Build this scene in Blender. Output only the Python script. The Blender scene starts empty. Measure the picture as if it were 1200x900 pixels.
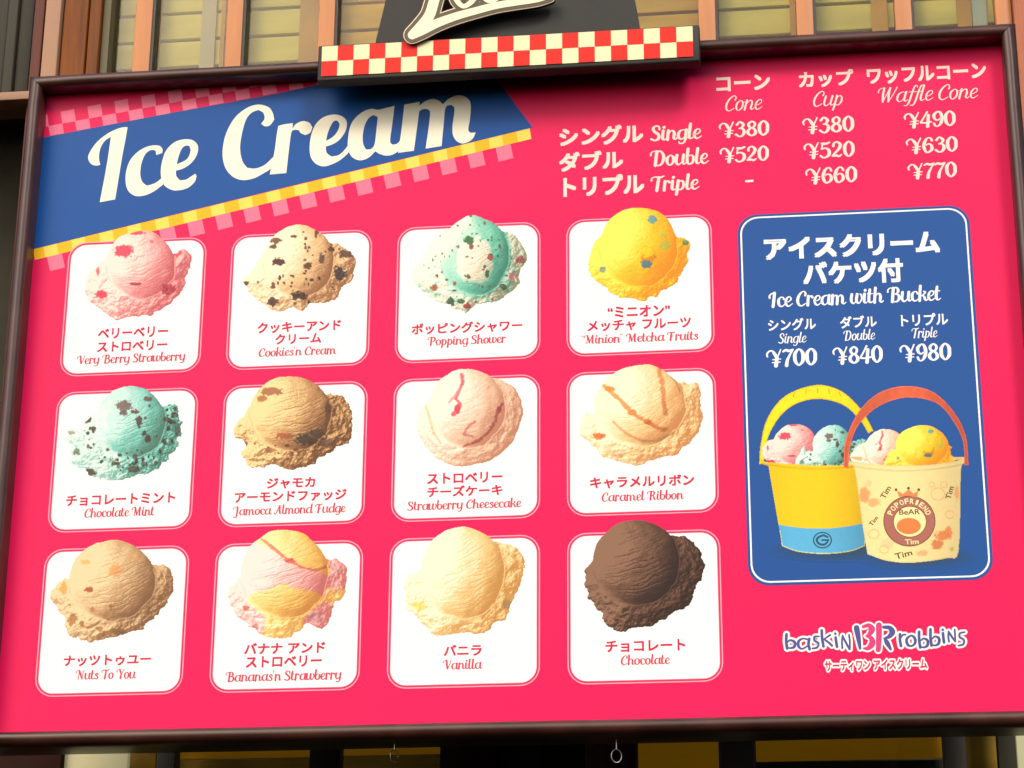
import bpy, math, random
import numpy as np
from mathutils import Vector, Matrix
from mathutils.geometry import tessellate_polygon

random.seed(4); rng = np.random.default_rng(4)
sc = bpy.context.scene
COL = sc.collection
S = 0.65                 # metres per board unit
LIFT = 3.1               # board origin height

# ---------------------------------------------------------------- camera
F = 2756.9
YAW, PIT, ROL = 0.1240, 0.3592, -0.0058
CX, CZ = 1.696, -2.2964
def rotm(a, b, c):
    ca, sa, cb, sb, cc, sn = math.cos(a), math.sin(a), math.cos(b), math.sin(b), math.cos(c), math.sin(c)
    Rz = np.array([[ca, -sa, 0], [sa, ca, 0], [0, 0, 1]])
    Rx = np.array([[1, 0, 0], [0, cb, -sb], [0, sb, cb]])
    Ry = np.array([[cc, 0, sn], [0, 1, 0], [-sn, 0, cc]])
    return Rz @ Rx @ Ry
M = rotm(YAW, PIT, ROL)
cam_d = bpy.data.cameras.new('camera'); cam = bpy.data.objects.new('camera', cam_d); COL.objects.link(cam)
cam_d.sensor_width = 36; cam_d.lens = F / 1200 * 36; cam_d.clip_end = 200
r, f, u = M[:, 0], M[:, 1], M[:, 2]
cam.matrix_world = Matrix(((r[0], u[0], -f[0], CX * S), (r[1], u[1], -f[1], -5 * S), (r[2], u[2], -f[2], CZ * S + LIFT), (0, 0, 0, 1)))
sc.camera = cam

# ---------------------------------------------------------------- light
SUN_EL, SUN_AZ = 40, 32      # azimuth from the board's normal, towards the left
w = bpy.data.worlds.new('World'); sc.world = w; w.use_nodes = True
nt = w.node_tree; bg = nt.nodes['Background']
sky = nt.nodes.new('ShaderNodeTexSky'); sky.sky_type = 'NISHITA'; sky.sun_disc = False
sky.sun_elevation = math.radians(SUN_EL)
sky.sun_rotation = math.radians(180 + SUN_AZ)
sky.air_density = 1.0; sky.dust_density = 4.0; sky.ozone_density = 0.3
nt.links.new(sky.outputs[0], bg.inputs[0]); bg.inputs[1].default_value = 0.11
sl = bpy.data.lights.new('sun', 'SUN'); sun = bpy.data.objects.new('sun', sl); COL.objects.link(sun)
sl.energy = 1.4; sl.angle = math.radians(16); sl.color = (1.0, 0.93, 0.82)
az, el = math.radians(SUN_AZ), math.radians(SUN_EL)
tosun = Vector((math.sin(az) * math.cos(el), -math.cos(az) * math.cos(el), math.sin(el)))
sun.rotation_euler = tosun.to_track_quat('Z', 'Y').to_euler()
sc.view_settings.view_transform = 'Standard'; sc.view_settings.look = 'None'
sc.view_settings.exposure = 0.86; sc.view_settings.gamma = 1

# ---------------------------------------------------------------- helpers
def lin(c):
    c = np.asarray(c, float) / 255.0
    return np.where(c <= 0.04045, c / 12.92, ((c + 0.055) / 1.055) ** 2.4)
def alb(*c, k=0.8):
    return tuple(float(v) for v in lin(c) * k)
def back(px, py, depth=0.0):
    """photo pixel -> (X, Z) on the vertical plane y = depth (board units)"""
    px = np.asarray(px, float); py = np.asarray(py, float)
    a = (px - 600) / F; b = -(py - 450) / F
    dx = M[0, 0] * a + M[0, 1] + M[0, 2] * b
    dy = M[1, 0] * a + M[1, 1] + M[1, 2] * b
    dz = M[2, 0] * a + M[2, 1] + M[2, 2] * b
    t = (5.0 + depth) / dy
    return CX + t * dx, CZ + t * dz
def Wp(X, y, Z):
    return (X * S, y * S, Z * S + LIFT)

def tag(o, label=None, cat=None, group=None, kind=None):
    if label: o['label'] = label
    if cat: o['category'] = cat
    if group: o['group'] = group
    if kind: o['kind'] = kind
    return o
def mesh_obj(name, verts, faces, mat, parent=None, smooth=False, mats=None, mi=None):
    me = bpy.data.meshes.new(name); me.from_pydata([tuple(v) for v in verts], [], faces); me.update()
    for m_ in (mats or [mat]): me.materials.append(m_)
    if mi is not None: me.polygons.foreach_set('material_index', mi)
    if smooth: me.polygons.foreach_set('use_smooth', [True] * len(me.polygons))
    o = bpy.data.objects.new(name, me); COL.objects.link(o)
    if parent: o.parent = parent; o.matrix_parent_inverse = parent.matrix_world.inverted()
    return o
def empty(name, loc):
    o = bpy.data.objects.new(name, None); COL.objects.link(o); o.location = loc
    o.empty_display_size = .1
    o.matrix_world = Matrix.Translation(loc)
    return o
_m = {}
def mat(name, col, rough=.5, spec=.5, var=.0, scale=8, bump=0, bscale=200, coat=0, metal=0, stretch=None, col2=None, emit=0):
    if name in _m: return _m[name]
    m = bpy.data.materials.new(name); m.use_nodes = True; n = m.node_tree; b = n.nodes['Principled BSDF']
    b.inputs['Roughness'].default_value = rough; b.inputs['Specular IOR Level'].default_value = spec
    b.inputs['Metallic'].default_value = metal; b.inputs['Coat Weight'].default_value = coat
    b.inputs['Coat Roughness'].default_value = .12
    if emit: b.inputs['Emission Color'].default_value = (*col, 1); b.inputs['Emission Strength'].default_value = emit
    tc = n.nodes.new('ShaderNodeTexCoord'); mp = n.nodes.new('ShaderNodeMapping'); n.links.new(tc.outputs['Object'], mp.inputs[0])
    if stretch: mp.inputs['Scale'].default_value = stretch
    if var or col2:
        t = n.nodes.new('ShaderNodeTexNoise'); t.inputs['Scale'].default_value = scale; t.inputs['Detail'].default_value = 6
        n.links.new(mp.outputs[0], t.inputs[0])
        rp = n.nodes.new('ShaderNodeValToRGB'); rp.color_ramp.elements[0].position = .3; rp.color_ramp.elements[1].position = .7
        c2 = col2 or tuple(min(1, c * (1 + var)) for c in col)
        c1 = col if col2 else tuple(c * (1 - var) for c in col)
        rp.color_ramp.elements[0].color = (*c1, 1); rp.color_ramp.elements[1].color = (*c2, 1)
        n.links.new(t.outputs[0], rp.inputs[0]); n.links.new(rp.outputs[0], b.inputs['Base Color'])
        rr = n.nodes.new('ShaderNodeMapRange'); rr.inputs[3].default_value = max(0, rough - .07); rr.inputs[4].default_value = rough + .07
        n.links.new(t.outputs[0], rr.inputs[0]); n.links.new(rr.outputs[0], b.inputs['Roughness'])
    else:
        b.inputs['Base Color'].default_value = (*col, 1)
    if bump:
        t2 = n.nodes.new('ShaderNodeTexNoise'); t2.inputs['Scale'].default_value = bscale; t2.inputs['Detail'].default_value = 4
        n.links.new(mp.outputs[0], t2.inputs[0])
        bp = n.nodes.new('ShaderNodeBump'); bp.inputs['Strength'].default_value = bump; bp.inputs['Distance'].default_value = .002
        n.links.new(t2.outputs[0], bp.inputs['Height']); n.links.new(bp.outputs[0], b.inputs['Normal'])
    _m[name] = m; return m
def print_mat(name, *c, **k):
    a = dict(rough=.45, spec=.20, var=.04, scale=2.2, bump=.03, bscale=60); a.update(k)
    return mat(name, alb(*c), **a)

P_PINK = print_mat('pink_print', 240, 4, 88)
P_WHITE = print_mat('white_print', 250, 250, 248, var=.015)
P_CREAM = print_mat('cream_print', 255, 250, 226, var=.02)
P_CREAM2 = print_mat('pale_pink_print', 255, 226, 214, var=.02)
P_BLUE = print_mat('blue_print', 0, 80, 158)
P_BLUE2 = print_mat('panel_blue_print', 24, 82, 156, var=0, bump=0)
P_YEL = print_mat('yellow_print', 255, 224, 92)
P_AMB = print_mat('amber_print', 255, 190, 10)
P_LPINK = print_mat('light_pink_print', 255, 122, 152)
P_RING = print_mat('outline_print', 255, 165, 185)
P_DPINK = print_mat('deep_pink_print', 226, 40, 92)
P_CAP = print_mat('caption_print', 214, 30, 78)
P_CAP2 = print_mat('caption_script_print', 220, 60, 98)
P_NAVY = print_mat('navy_print', 78, 86, 150)
P_MAG = print_mat('magenta_print', 222, 60, 128)
FRAME = mat('frame_paint', (.050, .017, .012), rough=.32, spec=.38, var=.35, scale=14, coat=.15, bump=.12, bscale=35, stretch=(1, 1, 1))

def vmat(name):
    m = bpy.data.materials.new(name); m.use_nodes = True; n = m.node_tree; b = n.nodes['Principled BSDF']
    at = n.nodes.new('ShaderNodeAttribute'); at.attribute_name = 'ink'
    n.links.new(at.outputs['Color'], b.inputs['Base Color']); b.inputs['Roughness'].default_value = .46
    b.inputs['Specular IOR Level'].default_value = .20
    return m
P_INK = vmat('picture_print')

LAY = 0.00013     # metres between printed layers
def bp_(pts, layer):
    """pixel points -> world points on print layer"""
    X, Z = back([p[0] for p in pts], [p[1] for p in pts])
    return [(x * S, -layer * LAY, z * S + LIFT) for x, z in zip(X, Z)]

# curves -----------------------------------------------------------------
def smooth_closed(pts, sub=5, corner=48):
    n = len(pts); P = [Vector((p[0], p[1])) for p in pts]
    cr = []
    for i in range(n):
        a = P[i] - P[i - 1]; b = P[(i + 1) % n] - P[i]
        cr.append(a.length > 1e-6 and b.length > 1e-6 and abs(math.degrees(a.angle_signed(b))) > corner)
    out = []
    for i in range(n):
        p1, p2 = P[i], P[(i + 1) % n]
        p0 = P[i - 1] if not cr[i] else p1 * 2 - p2
        p3 = P[(i + 2) % n] if not cr[(i + 1) % n] else p2 * 2 - p1
        for k in range(sub):
            t = k / sub
            q = 0.5 * ((2 * p1) + (p2 - p0) * t + (2 * p0 - 5 * p1 + 4 * p2 - p3) * t * t + (3 * p1 - p0 - 3 * p2 + p3) * t ** 3)
            out.append((q.x, q.y))
    return out
def stroke_poly(pts, sub=5, wk=1.0, wa=0.0, cap=True):
    """variable-width stroke -> closed outline"""
    P = [np.array(p, float) for p in pts]
    closed = len(P) > 3 and np.allclose(P[0][:2], P[-1][:2])
    C = []
    n = len(P)
    for i in range(n - 1):
        p1, p2 = P[i], P[i + 1]
        p0 = P[i - 1] if i > 0 else (P[-2] if closed else 2 * p1 - p2)
        p3 = P[i + 2] if i + 2 < n else (P[1] if closed else 2 * p2 - p1)
        for k in range(sub):
            t = k / sub
            C.append(0.5 * ((2 * p1) + (p2 - p0) * t + (2 * p0 - 5 * p1 + 4 * p2 - p3) * t * t + (3 * p1 - p0 - 3 * p2 + p3) * t ** 3))
    C.append(P[-1]); C = np.array(C)
    T = np.gradient(C[:, :2], axis=0); T /= np.linalg.norm(T, axis=1)[:, None] + 1e-9
    if closed: T[0] = T[-1] = (T[0] + T[-1]) / np.linalg.norm(T[0] + T[-1])
    N = np.stack([-T[:, 1], T[:, 0]], 1); h = (C[:, 2] * wk + wa)[:, None] / 2
    return C[:, :2] + N * h, C[:, :2] - N * h, C, closed, T, h
class Flat:
    """collects flat pieces (2-D) with a tiny step between overlapping ones"""
    def __init__(s): s.v = []; s.f = []; s.mi = []; s.k = 0
    def poly(s, outer, holes=(), mi=0):
        loops = [[Vector((x, y, 0)) for x, y in outer]] + [[Vector((x, y, 0)) for x, y in h] for h in holes]
        base = len(s.v)
        for l in loops: s.v += [(p.x, p.y, s.k) for p in l]
        for t in tessellate_polygon(loops): s.f.append(tuple(base + i for i in t)); s.mi.append(mi)
        s.k += 1
    def stroke(s, pts, wk=1.0, wa=0.0, mi=0, sub=5):
        L, R, C, closed, T, h = stroke_poly(pts, sub, wk, wa)
        base = len(s.v); n = len(C)
        for i in range(n): s.v.append((L[i][0], L[i][1], s.k)); s.v.append((R[i][0], R[i][1], s.k))
        for i in range(n - 1):
            a = base + 2 * i; s.f.append((a, a + 1, a + 3, a + 2)); s.mi.append(mi)
        if not closed:
            for e, sg in ((0, -1), (n - 1, 1)):
                c = C[e][:2]; t = T[e] * sg; nn = np.array([-t[1], t[0]]); hh = h[e][0]
                b2 = len(s.v); m = 7
                for k in range(m):
                    a = -math.pi / 2 + math.pi * k / (m - 1)
                    q = c + (t * math.cos(a) + nn * math.sin(a)) * hh; s.v.append((q[0], q[1], s.k))
                s.f.append(tuple(range(b2, b2 + m))); s.mi.append(mi)
        s.k += 1
EPS = 0.000004
def flat_px(name, fl, mats, parent, layer):
    """Flat in pixel coordinates -> object on the board"""
    X, Z = back([p[0] for p in fl.v], [p[1] for p in fl.v])
    k = max(1, fl.k)
    v = [(x * S, -layer * LAY - p[2] * EPS, z * S + LIFT) for x, z, p in zip(X, Z, fl.v)]
    return mesh_obj(name, v, fl.f, None, parent, mats=mats, mi=fl.mi)
def rrect(x0, x1, z0, z1, r, n=8):
    out = []
    for cx, cz, a0 in ((x1 - r, z1 - r, 0), (x0 + r, z1 - r, 90), (x0 + r, z0 + r, 180), (x1 - r, z0 + r, 270)):
        for k in range(n + 1):
            a = math.radians(a0 + 90 * k / n); out.append((cx + r * math.cos(a), cz + r * math.sin(a)))
    return out
def plate(name, loop, layer, m, parent):
    v = [(x * S, -layer * LAY, z * S + LIFT) for x, z in loop]
    return mesh_obj(name, v, [tuple(range(len(v)))], m, parent)
def ring(name, lo, li, layer, m, parent):
    n = len(lo); v = [(x * S, -layer * LAY, z * S + LIFT) for x, z in lo + li]
    return mesh_obj(name, v, [(i, (i + 1) % n, n + (i + 1) % n, n + i) for i in range(n)], m, parent)

# ---------------------------------------------------------------- lettering
GL = {}
curl = [(12, 74, 5), (2, 75, 5), (-8, 66, 6), (-9, 54, 8)]
st = lambda x, top=50, b=0, d=0: [(x + 2, top, 13), (x, (top + b) / 2, 13), (x - 1 + d, b, 13)]
tail = lambda x: [(x + 1, 24, 13), (x + 1, 8, 12), (x + 7, 1, 7), (x + 16, 9, 4)]
bowl = [(36, 45, 5), (26, 50, 6), (12, 42, 10), (6, 24, 13), (10, 6, 11), (20, 0, 6), (30, 8, 5), (36, 24, 5)]
def G(ch, adv, *s, pre=0): GL[ch] = (adv, pre, s)
G('a', 46, bowl, [(40, 50, 13), (37, 25, 13), (38, 7, 12), (44, 1, 7), (52, 9, 4)])
G('b', 40, [(11, 80, 13), (8, 40, 13), (9, 10, 12), (18, 0, 8), (30, 6, 10), (35, 24, 12), (31, 42, 8), (22, 46, 5), (12, 36, 4)], [(34, 36, 5), (42, 40, 4)])
G('c', 34, [(32, 38, 9), (28, 48, 7), (18, 50, 6), (8, 38, 12), (7, 18, 13), (14, 2, 9), (26, 2, 6), (38, 14, 4)])
G('d', 46, bowl, [(43, 80, 13), (38, 30, 13), (38, 7, 12), (44, 1, 7), (52, 9, 4)])
G('e', 34, [(8, 21, 5), (22, 26, 5), (31, 38, 7), (26, 50, 6), (15, 47, 8), (7, 30, 12), (9, 8, 11), (20, 0, 7), (38, 13, 4)])
G('f', 26, [(38, 72, 7), (34, 81, 6), (25, 74, 9), (19, 40, 12), (14, 0, 12), (7, -20, 8), (-4, -22, 6)], [(6, 48, 5), (32, 48, 5)])
G('g', 44, bowl, [(40, 50, 13), (37, 20, 12), (35, -6, 11), (27, -22, 7), (12, -22, 7), (10, -14, 6)], [(36, -4, 4), (48, 10, 4)])
G('h', 46, [(12, 80, 13), (9, 40, 13), (7, 0, 13)], [(9, 28, 5), (20, 46, 6), (31, 46, 10), (35, 30, 13), (33, 9, 12), (40, 1, 7), (48, 9, 4)])
G('i', 22, [(10, 50, 13), (8, 20, 13), (9, 6, 12), (16, 1, 7), (25, 9, 4)], [(13, 67, 13), (13.6, 70, 13)])
G('k', 42, [(12, 80, 13), (9, 40, 13), (7, 0, 13)], [(9, 22, 5), (24, 32, 6), (34, 45, 9), (27, 50, 7)], [(18, 28, 6), (28, 22, 10), (32, 7, 12), (38, 1, 7), (46, 9, 4)])
G('l', 23, [(13, 80, 13), (8, 25, 13), (9, 6, 12), (16, 1, 7), (26, 9, 4)])
G('m', 70, st(8), [(9, 28, 5), (18, 45, 6), (27, 47, 9), (32, 34, 13), (30, 0, 13)], [(32, 28, 5), (42, 45, 6), (52, 46, 10), (56, 30, 13), (55, 9, 12), (62, 1, 7), (72, 9, 4)])
G('n', 46, st(8), [(9, 28, 5), (20, 46, 6), (31, 46, 10), (35, 30, 13), (33, 9, 12), (40, 1, 7), (48, 9, 4)])
G('o', 40, [(20, 50, 6), (8, 38, 12), (6, 20, 13), (12, 3, 9), (22, 0, 7), (33, 14, 12), (34, 34, 12), (28, 47, 8), (20, 50, 6)], [(32, 40, 4), (44, 42, 4)])
G('p', 42, [(12, 50, 13), (8, 0, 13), (5, -24, 13)], [(10, 28, 5), (20, 47, 6), (32, 44, 10), (36, 24, 13), (28, 4, 9), (18, 1, 6), (9, 8, 4)])
G('r', 33, st(8), [(9, 30, 5), (16, 46, 6), (25, 50, 9), (29, 42, 12)])
G('s', 32, [(27, 38, 10), (24, 49, 7), (14, 48, 8), (10, 37, 10), (20, 26, 11), (27, 12, 11), (18, 0, 7), (5, 5, 9)])
G('t', 27, [(13, 72, 12), (9, 40, 13), (8, 14, 13), (15, 1, 8), (28, 9, 4)], [(1, 49, 5), (25, 49, 5)])
G('u', 46, [(9, 50, 13), (6, 20, 13), (10, 3, 10), (20, 1, 7), (33, 14, 5)], [(38, 50, 13), (35, 14, 12), (41, 1, 7), (50, 9, 4)])
G('v', 38, [(7, 50, 13), (4, 18, 13), (12, 1, 9), (24, 8, 6), (34, 28, 8), (32, 44, 9), (27, 50, 6)])
G('w', 56, [(7, 50, 13), (4, 18, 13), (11, 1, 9), (20, 4, 6), (29, 18, 5)], [(32, 50, 13), (28, 18, 13), (35, 1, 9), (45, 6, 6), (53, 26, 8), (51, 44, 9), (45, 50, 6)])
G('y', 44, [(9, 50, 13), (6, 22, 13), (11, 4, 10), (21, 4, 7), (33, 18, 5)], [(38, 50, 13), (35, 10, 12), (32, -10, 10), (22, -23, 7), (9, -20, 8)])
G('A', 56, [(2, 8, 9), (9, -1, 7), (19, 14, 6), (30, 50, 7), (40, 76, 8)], [(40, 76, 14), (41, 40, 14), (43, 7, 13), (50, 1, 6)], [(16, 28, 5), (42, 30, 5)], pre=2)
G('B', 50, curl, [(17, 74, 14), (14, 40, 14), (11, 0, 14)], [(14, 72, 6), (32, 76, 8), (39, 60, 13), (34, 46, 9), (20, 40, 5)], [(24, 42, 5), (39, 37, 10), (43, 18, 14), (32, 1, 9), (10, 2, 7)], pre=10)
G('C', 46, [(41, 54, 10), (43, 67, 9), (33, 77, 6), (16, 62, 11), (6, 34, 14), (10, 8, 12), (24, -1, 7), (44, 12, 5)])
G('D', 56, curl, [(17, 74, 14), (14, 40, 14), (11, 0, 14)], [(14, 73, 7), (36, 72, 9), (48, 42, 14), (40, 10, 11), (26, 0, 7), (10, 3, 7)], pre=10)
G('F', 44, [(44, 77, 7), (28, 71, 9), (10, 75, 7), (-5, 68, 6), (-7, 56, 8)], [(21, 72, 13), (17, 36, 14), (13, 0, 14)], [(16, 38, 6), (34, 40, 6)], pre=8)
G('I', 32, [(20, 74, 7), (8, 72, 7), (-3, 60, 9), (-3, 48, 9)], [(20, 75, 14), (17, 40, 14), (13, 0, 14)], pre=6)
G('J', 34, curl, [(22, 76, 14), (20, 30, 14), (14, -12, 11), (4, -22, 7), (-6, -14, 8)], [(12, 74, 5), (22, 76, 6)], pre=10)
G('M', 64, curl, [(16, 74, 7), (12, 36, 6), (9, 0, 8)], [(14, 75, 13), (22, 40, 14), (28, 6, 11)], [(28, 6, 6), (38, 44, 6), (49, 76, 8)], [(51, 75, 14), (49, 40, 14), (48, 7, 13), (56, 1, 6)], pre=10)
G('N', 54, curl, [(15, 74, 7), (11, 36, 6), (8, 0, 8)], [(14, 75, 13), (26, 38, 14), (37, 3, 11)], [(38, 3, 6), (41, 44, 6), (48, 76, 8)], pre=10)
G('P', 46, curl, [(17, 74, 14), (14, 40, 14), (11, 0, 14)], [(14, 73, 7), (34, 75, 8), (42, 56, 14), (32, 36, 9), (20, 34, 6)], pre=10)
G('R', 52, curl, [(17, 74, 14), (14, 40, 14), (11, 0, 14)], [(14, 73, 7), (32, 75, 8), (39, 58, 13), (31, 42, 8), (20, 38, 5)], [(24, 40, 6), (34, 28, 11), (37, 8, 13), (44, 1, 7), (52, 9, 4)], pre=10)
G('S', 42, [(36, 58, 10), (34, 72, 8), (20, 77, 8), (9, 64, 12), (16, 46, 13), (32, 30, 13), (33, 10, 13), (18, -1, 8), (2, 8, 10)])
G('T', 42, [(46, 78, 7), (30, 71, 9), (10, 75, 7), (-5, 68, 6), (-7, 56, 8)], [(25, 72, 13), (21, 36, 14), (17, 0, 14)], pre=8)
G('V', 44, curl, [(13, 75, 13), (15, 40, 14), (20, 3, 12)], [(20, 3, 6), (34, 40, 6), (43, 77, 7)], pre=10)
G('W', 70, curl, [(13, 75, 13), (13, 40, 14), (17, 3, 12)], [(17, 3, 6), (28, 40, 6), (37, 74, 7)], [(38, 75, 13), (37, 40, 14), (41, 3, 12)], [(41, 3, 6), (56, 40, 6), (67, 77, 7)], pre=10)
G('Y', 44, curl, [(13, 75, 13), (17, 56, 13), (24, 38, 11)], [(24, 38, 6), (34, 54, 6), (44, 77, 7)], [(25, 42, 12), (22, 20, 13), (19, 0, 14)], pre=10)
six = [(38, 60, 10), (33, 73, 8), (22, 75, 7), (11, 58, 13), (7, 30, 14), (13, 5, 11), (24, 0, 8), (37, 14, 13), (36, 34, 11), (25, 44, 7), (12, 34, 5)]
G('0', 47, [(23, 75, 8), (9, 58, 13), (7, 38, 14), (10, 16, 13), (23, 0, 8), (37, 17, 13), (39, 38, 14), (37, 59, 13), (23, 75, 8)])
G('2', 46, [(9, 55, 11), (11, 69, 9), (24, 76, 8), (36, 60, 14), (29, 38, 12), (12, 16, 8), (6, 5, 8)], [(6, 5, 9), (20, 7, 12), (31, 2, 9), (40, 10, 7)])
G('3', 45, [(9, 61, 11), (20, 76, 8), (34, 62, 13), (29, 46, 9), (18, 41, 6)], [(18, 41, 6), (33, 38, 9), (38, 20, 14), (30, 2, 10), (18, -1, 8), (6, 10, 11)])
G('4', 46, [(28, 77, 8), (16, 50, 7), (3, 24, 8)], [(3, 22, 8), (20, 20, 8), (43, 24, 8)], [(33, 60, 13), (31, 30, 13), (29, 0, 14)])
G('5', 45, [(10, 71, 11), (24, 69, 12), (38, 75, 9)], [(11, 72, 7), (10, 58, 7), (8, 42, 7)], [(8, 42, 6), (22, 47, 8), (36, 36, 13), (37, 14, 14), (26, 1, 9), (14, -1, 8), (4, 9, 10)])
G('6', 46, six)
G('7', 42, [(4, 66, 8), (14, 73, 11), (26, 68, 12), (41, 74, 8)], [(41, 73, 7), (29, 48, 8), (20, 24, 12), (17, 0, 14)])
G('8', 46, [(23, 75, 8), (11, 64, 11), (12, 50, 11), (24, 40, 9), (34, 52, 10), (34, 66, 10), (23, 75, 8)], [(23, 42, 8), (9, 28, 12), (9, 12, 13), (23, 0, 8), (37, 11, 13), (36, 28, 12), (23, 42, 8)])
G('9', 46, [(46 - a, 75 - b, c) for a, b, c in six])
G('¥', 44, [(-13, 44, 6), (-15, 58, 8), (-5, 71, 7), (6, 70, 8), (14, 58, 13), (23, 38, 12)], [(23, 38, 7), (31, 56, 6), (38, 76, 6)], [(24, 42, 13), (22, 20, 14), (20, 0, 15)], [(8, 30, 5), (38, 32, 5)], [(6, 16, 5), (36, 18, 5)], pre=16)
G(' ', 22); G('-', 40, [(6, 30, 10), (34, 30, 10)])
G("'", 12, [(6, 80, 7), (3, 64, 4)])
G('“', 20, [(5, 66, 4), (3, 74, 7)], [(15, 66, 4), (13, 74, 7)]); G('”', 20, [(5, 78, 7), (3, 68, 4)], [(15, 78, 7), (13, 68, 4)])

def frame_of(x0, y0, x1, y1, h):
    """ink box in pixels -> board X0, X1, Z of the base line, height"""
    X, Z = back([x0, x1], [y0, y1]); xm = (x0 + x1) / 2; ym = (y0 + y1) / 2
    _, Zt = back([xm, xm], [ym, ym - h])
    return X[0], X[1], (Z[0] + Z[1]) / 2, Zt[1] - Zt[0]
def script(body, x0, y0, x1, y1, cap, wk=1.0, slant=.12, wa=0.0):
    """2-D script lettering in board coordinates"""
    fl = Flat(); x = 0
    for ch in body:
        adv, pre, s = GL[ch]; x += pre
        for p in s: fl.stroke([(x + a + b * slant, b, c) for a, b, c in p], wk, wa, sub=4)
        x += adv
    X0, X1, Zb, H = frame_of(x0, y0, x1, y1, cap)
    xs = [v[0] for v in fl.v]; a, b = min(xs), max(xs); k = (X1 - X0) / (b - a); q = H / 76
    return [(X0 + (v[0] - a) * k, Zb + v[1] * q, v[2]) for v in fl.v], fl.f
def jp(body, x0, y0, x1, y1, h, off=.012, ang=0, n=4):
    """text in Blender's own font, fitted to an ink box"""
    c = bpy.data.curves.new('t', 'FONT'); c.body = body; c.resolution_u = 3; c.offset = 0; c.fill_mode = 'FRONT'
    o = bpy.data.objects.new('t', c); COL.objects.link(o)
    bpy.context.view_layer.update()
    me = bpy.data.meshes.new_from_object(o.evaluated_get(bpy.context.evaluated_depsgraph_get()))
    V = np.array([v.co[:] for v in me.vertices]); Fc = [tuple(p.vertices) for p in me.polygons]
    bpy.data.objects.remove(o); bpy.data.curves.remove(c); bpy.data.meshes.remove(me)
    X0, X1, Zb, H = frame_of(x0, y0, x1, y1, h)
    mn = V.min(0); mx = V.max(0)
    x = (V[:, 0] - mn[0]) / (mx[0] - mn[0]) * (X1 - X0); z = (V[:, 1] - mn[1]) / (mx[1] - mn[1]) * H
    if ang:
        a = math.radians(ang); cx, cz = (X1 - X0) / 2, H / 2
        x, z = cx + (x - cx) * math.cos(a) - (z - cz) * math.sin(a), cz + (x - cx) * math.sin(a) + (z - cz) * math.cos(a)
    sx = (X1 - X0) / (mx[0] - mn[0]); sz = H / (mx[1] - mn[1])
    if not off: return [(X0 + a, Zb + b, 0) for a, b in zip(x, z)], Fc
    out = []; F2 = []; m = len(x)
    for k in range(n):
        t = 2 * math.pi * (k + .5) / n; ddx = math.cos(t) * off * sx * 1.3; ddz = math.sin(t) * off * sz * 1.3
        out += [(X0 + a + ddx, Zb + b + ddz, k) for a, b in zip(x, z)]; F2 += [tuple(i + m * k for i in q) for q in Fc]
    return out, F2
def letter_obj(name, parts, m, parent, layer, label=None, mats=None):
    v = []; f = []; mi = []
    for i, part in enumerate(parts):
        V, Fc = part[0], part[1]; k = part[2] if len(part) > 2 else 0
        b = len(v); v += [(a * S, -layer * LAY - c * EPS, z * S + LIFT) for a, z, c in V]; f += [tuple(b + i for i in q) for q in Fc]; mi += [k] * len(Fc)
    o = mesh_obj(name, v, f, m, parent, mats=mats, mi=mi)
    if label: o['label'] = label
    return o

# ---------------------------------------------------------------- noise (numpy)
def vnoise(x, y, seed=0):
    xi = np.floor(x).astype(int); yi = np.floor(y).astype(int); fx = x - xi; fy = y - yi
    fx = fx * fx * (3 - 2 * fx); fy = fy * fy * (3 - 2 * fy)
    def h(a, b):
        n = (a * 374761393 + b * 668265263 + seed * 1442695041) & 0x7fffffff
        n = ((n ^ (n >> 13)) * 1274126177) & 0x7fffffff
        return ((n ^ (n >> 16)) & 0xffff) / 65535.0
    return (h(xi, yi) * (1 - fx) + h(xi + 1, yi) * fx) * (1 - fy) + (h(xi, yi + 1) * (1 - fx) + h(xi + 1, yi + 1) * fx) * fy
def fbm(x, y, o=4, seed=0):
    s = 0; a = .5; t = 0
    for k in range(o): s = s + a * vnoise(x * 2 ** k + 17 * k, y * 2 ** k + 31 * k, seed + k); t += a; a *= .55
    return s / t * 2 - 1
def seg_dist(X, Y, poly):
    d = np.full(X.shape, 1e9); ins = np.zeros(X.shape, bool); n = len(poly)
    for i in range(n):
        ax, ay = poly[i]; bx, by = poly[(i + 1) % n]; ex, ey = bx - ax, by - ay
        t = np.clip(((X - ax) * ex + (Y - ay) * ey) / (ex * ex + ey * ey + 1e-9), 0, 1)
        d = np.minimum(d, np.hypot(X - ax - t * ex, Y - ay - t * ey))
        c = ((ay > Y) != (by > Y)) & (X < (bx - ax) * (Y - ay) / (by - ay + 1e-12) + ax); ins ^= c
    return np.where(ins, d, -d)
def mix(a, b, t): t = t[..., None]; return a * (1 - t) + b * t
def sm(a, b, x): t = np.clip((x - a) / (b - a), 0, 1); return t * t * (3 - 2 * t)

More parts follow.
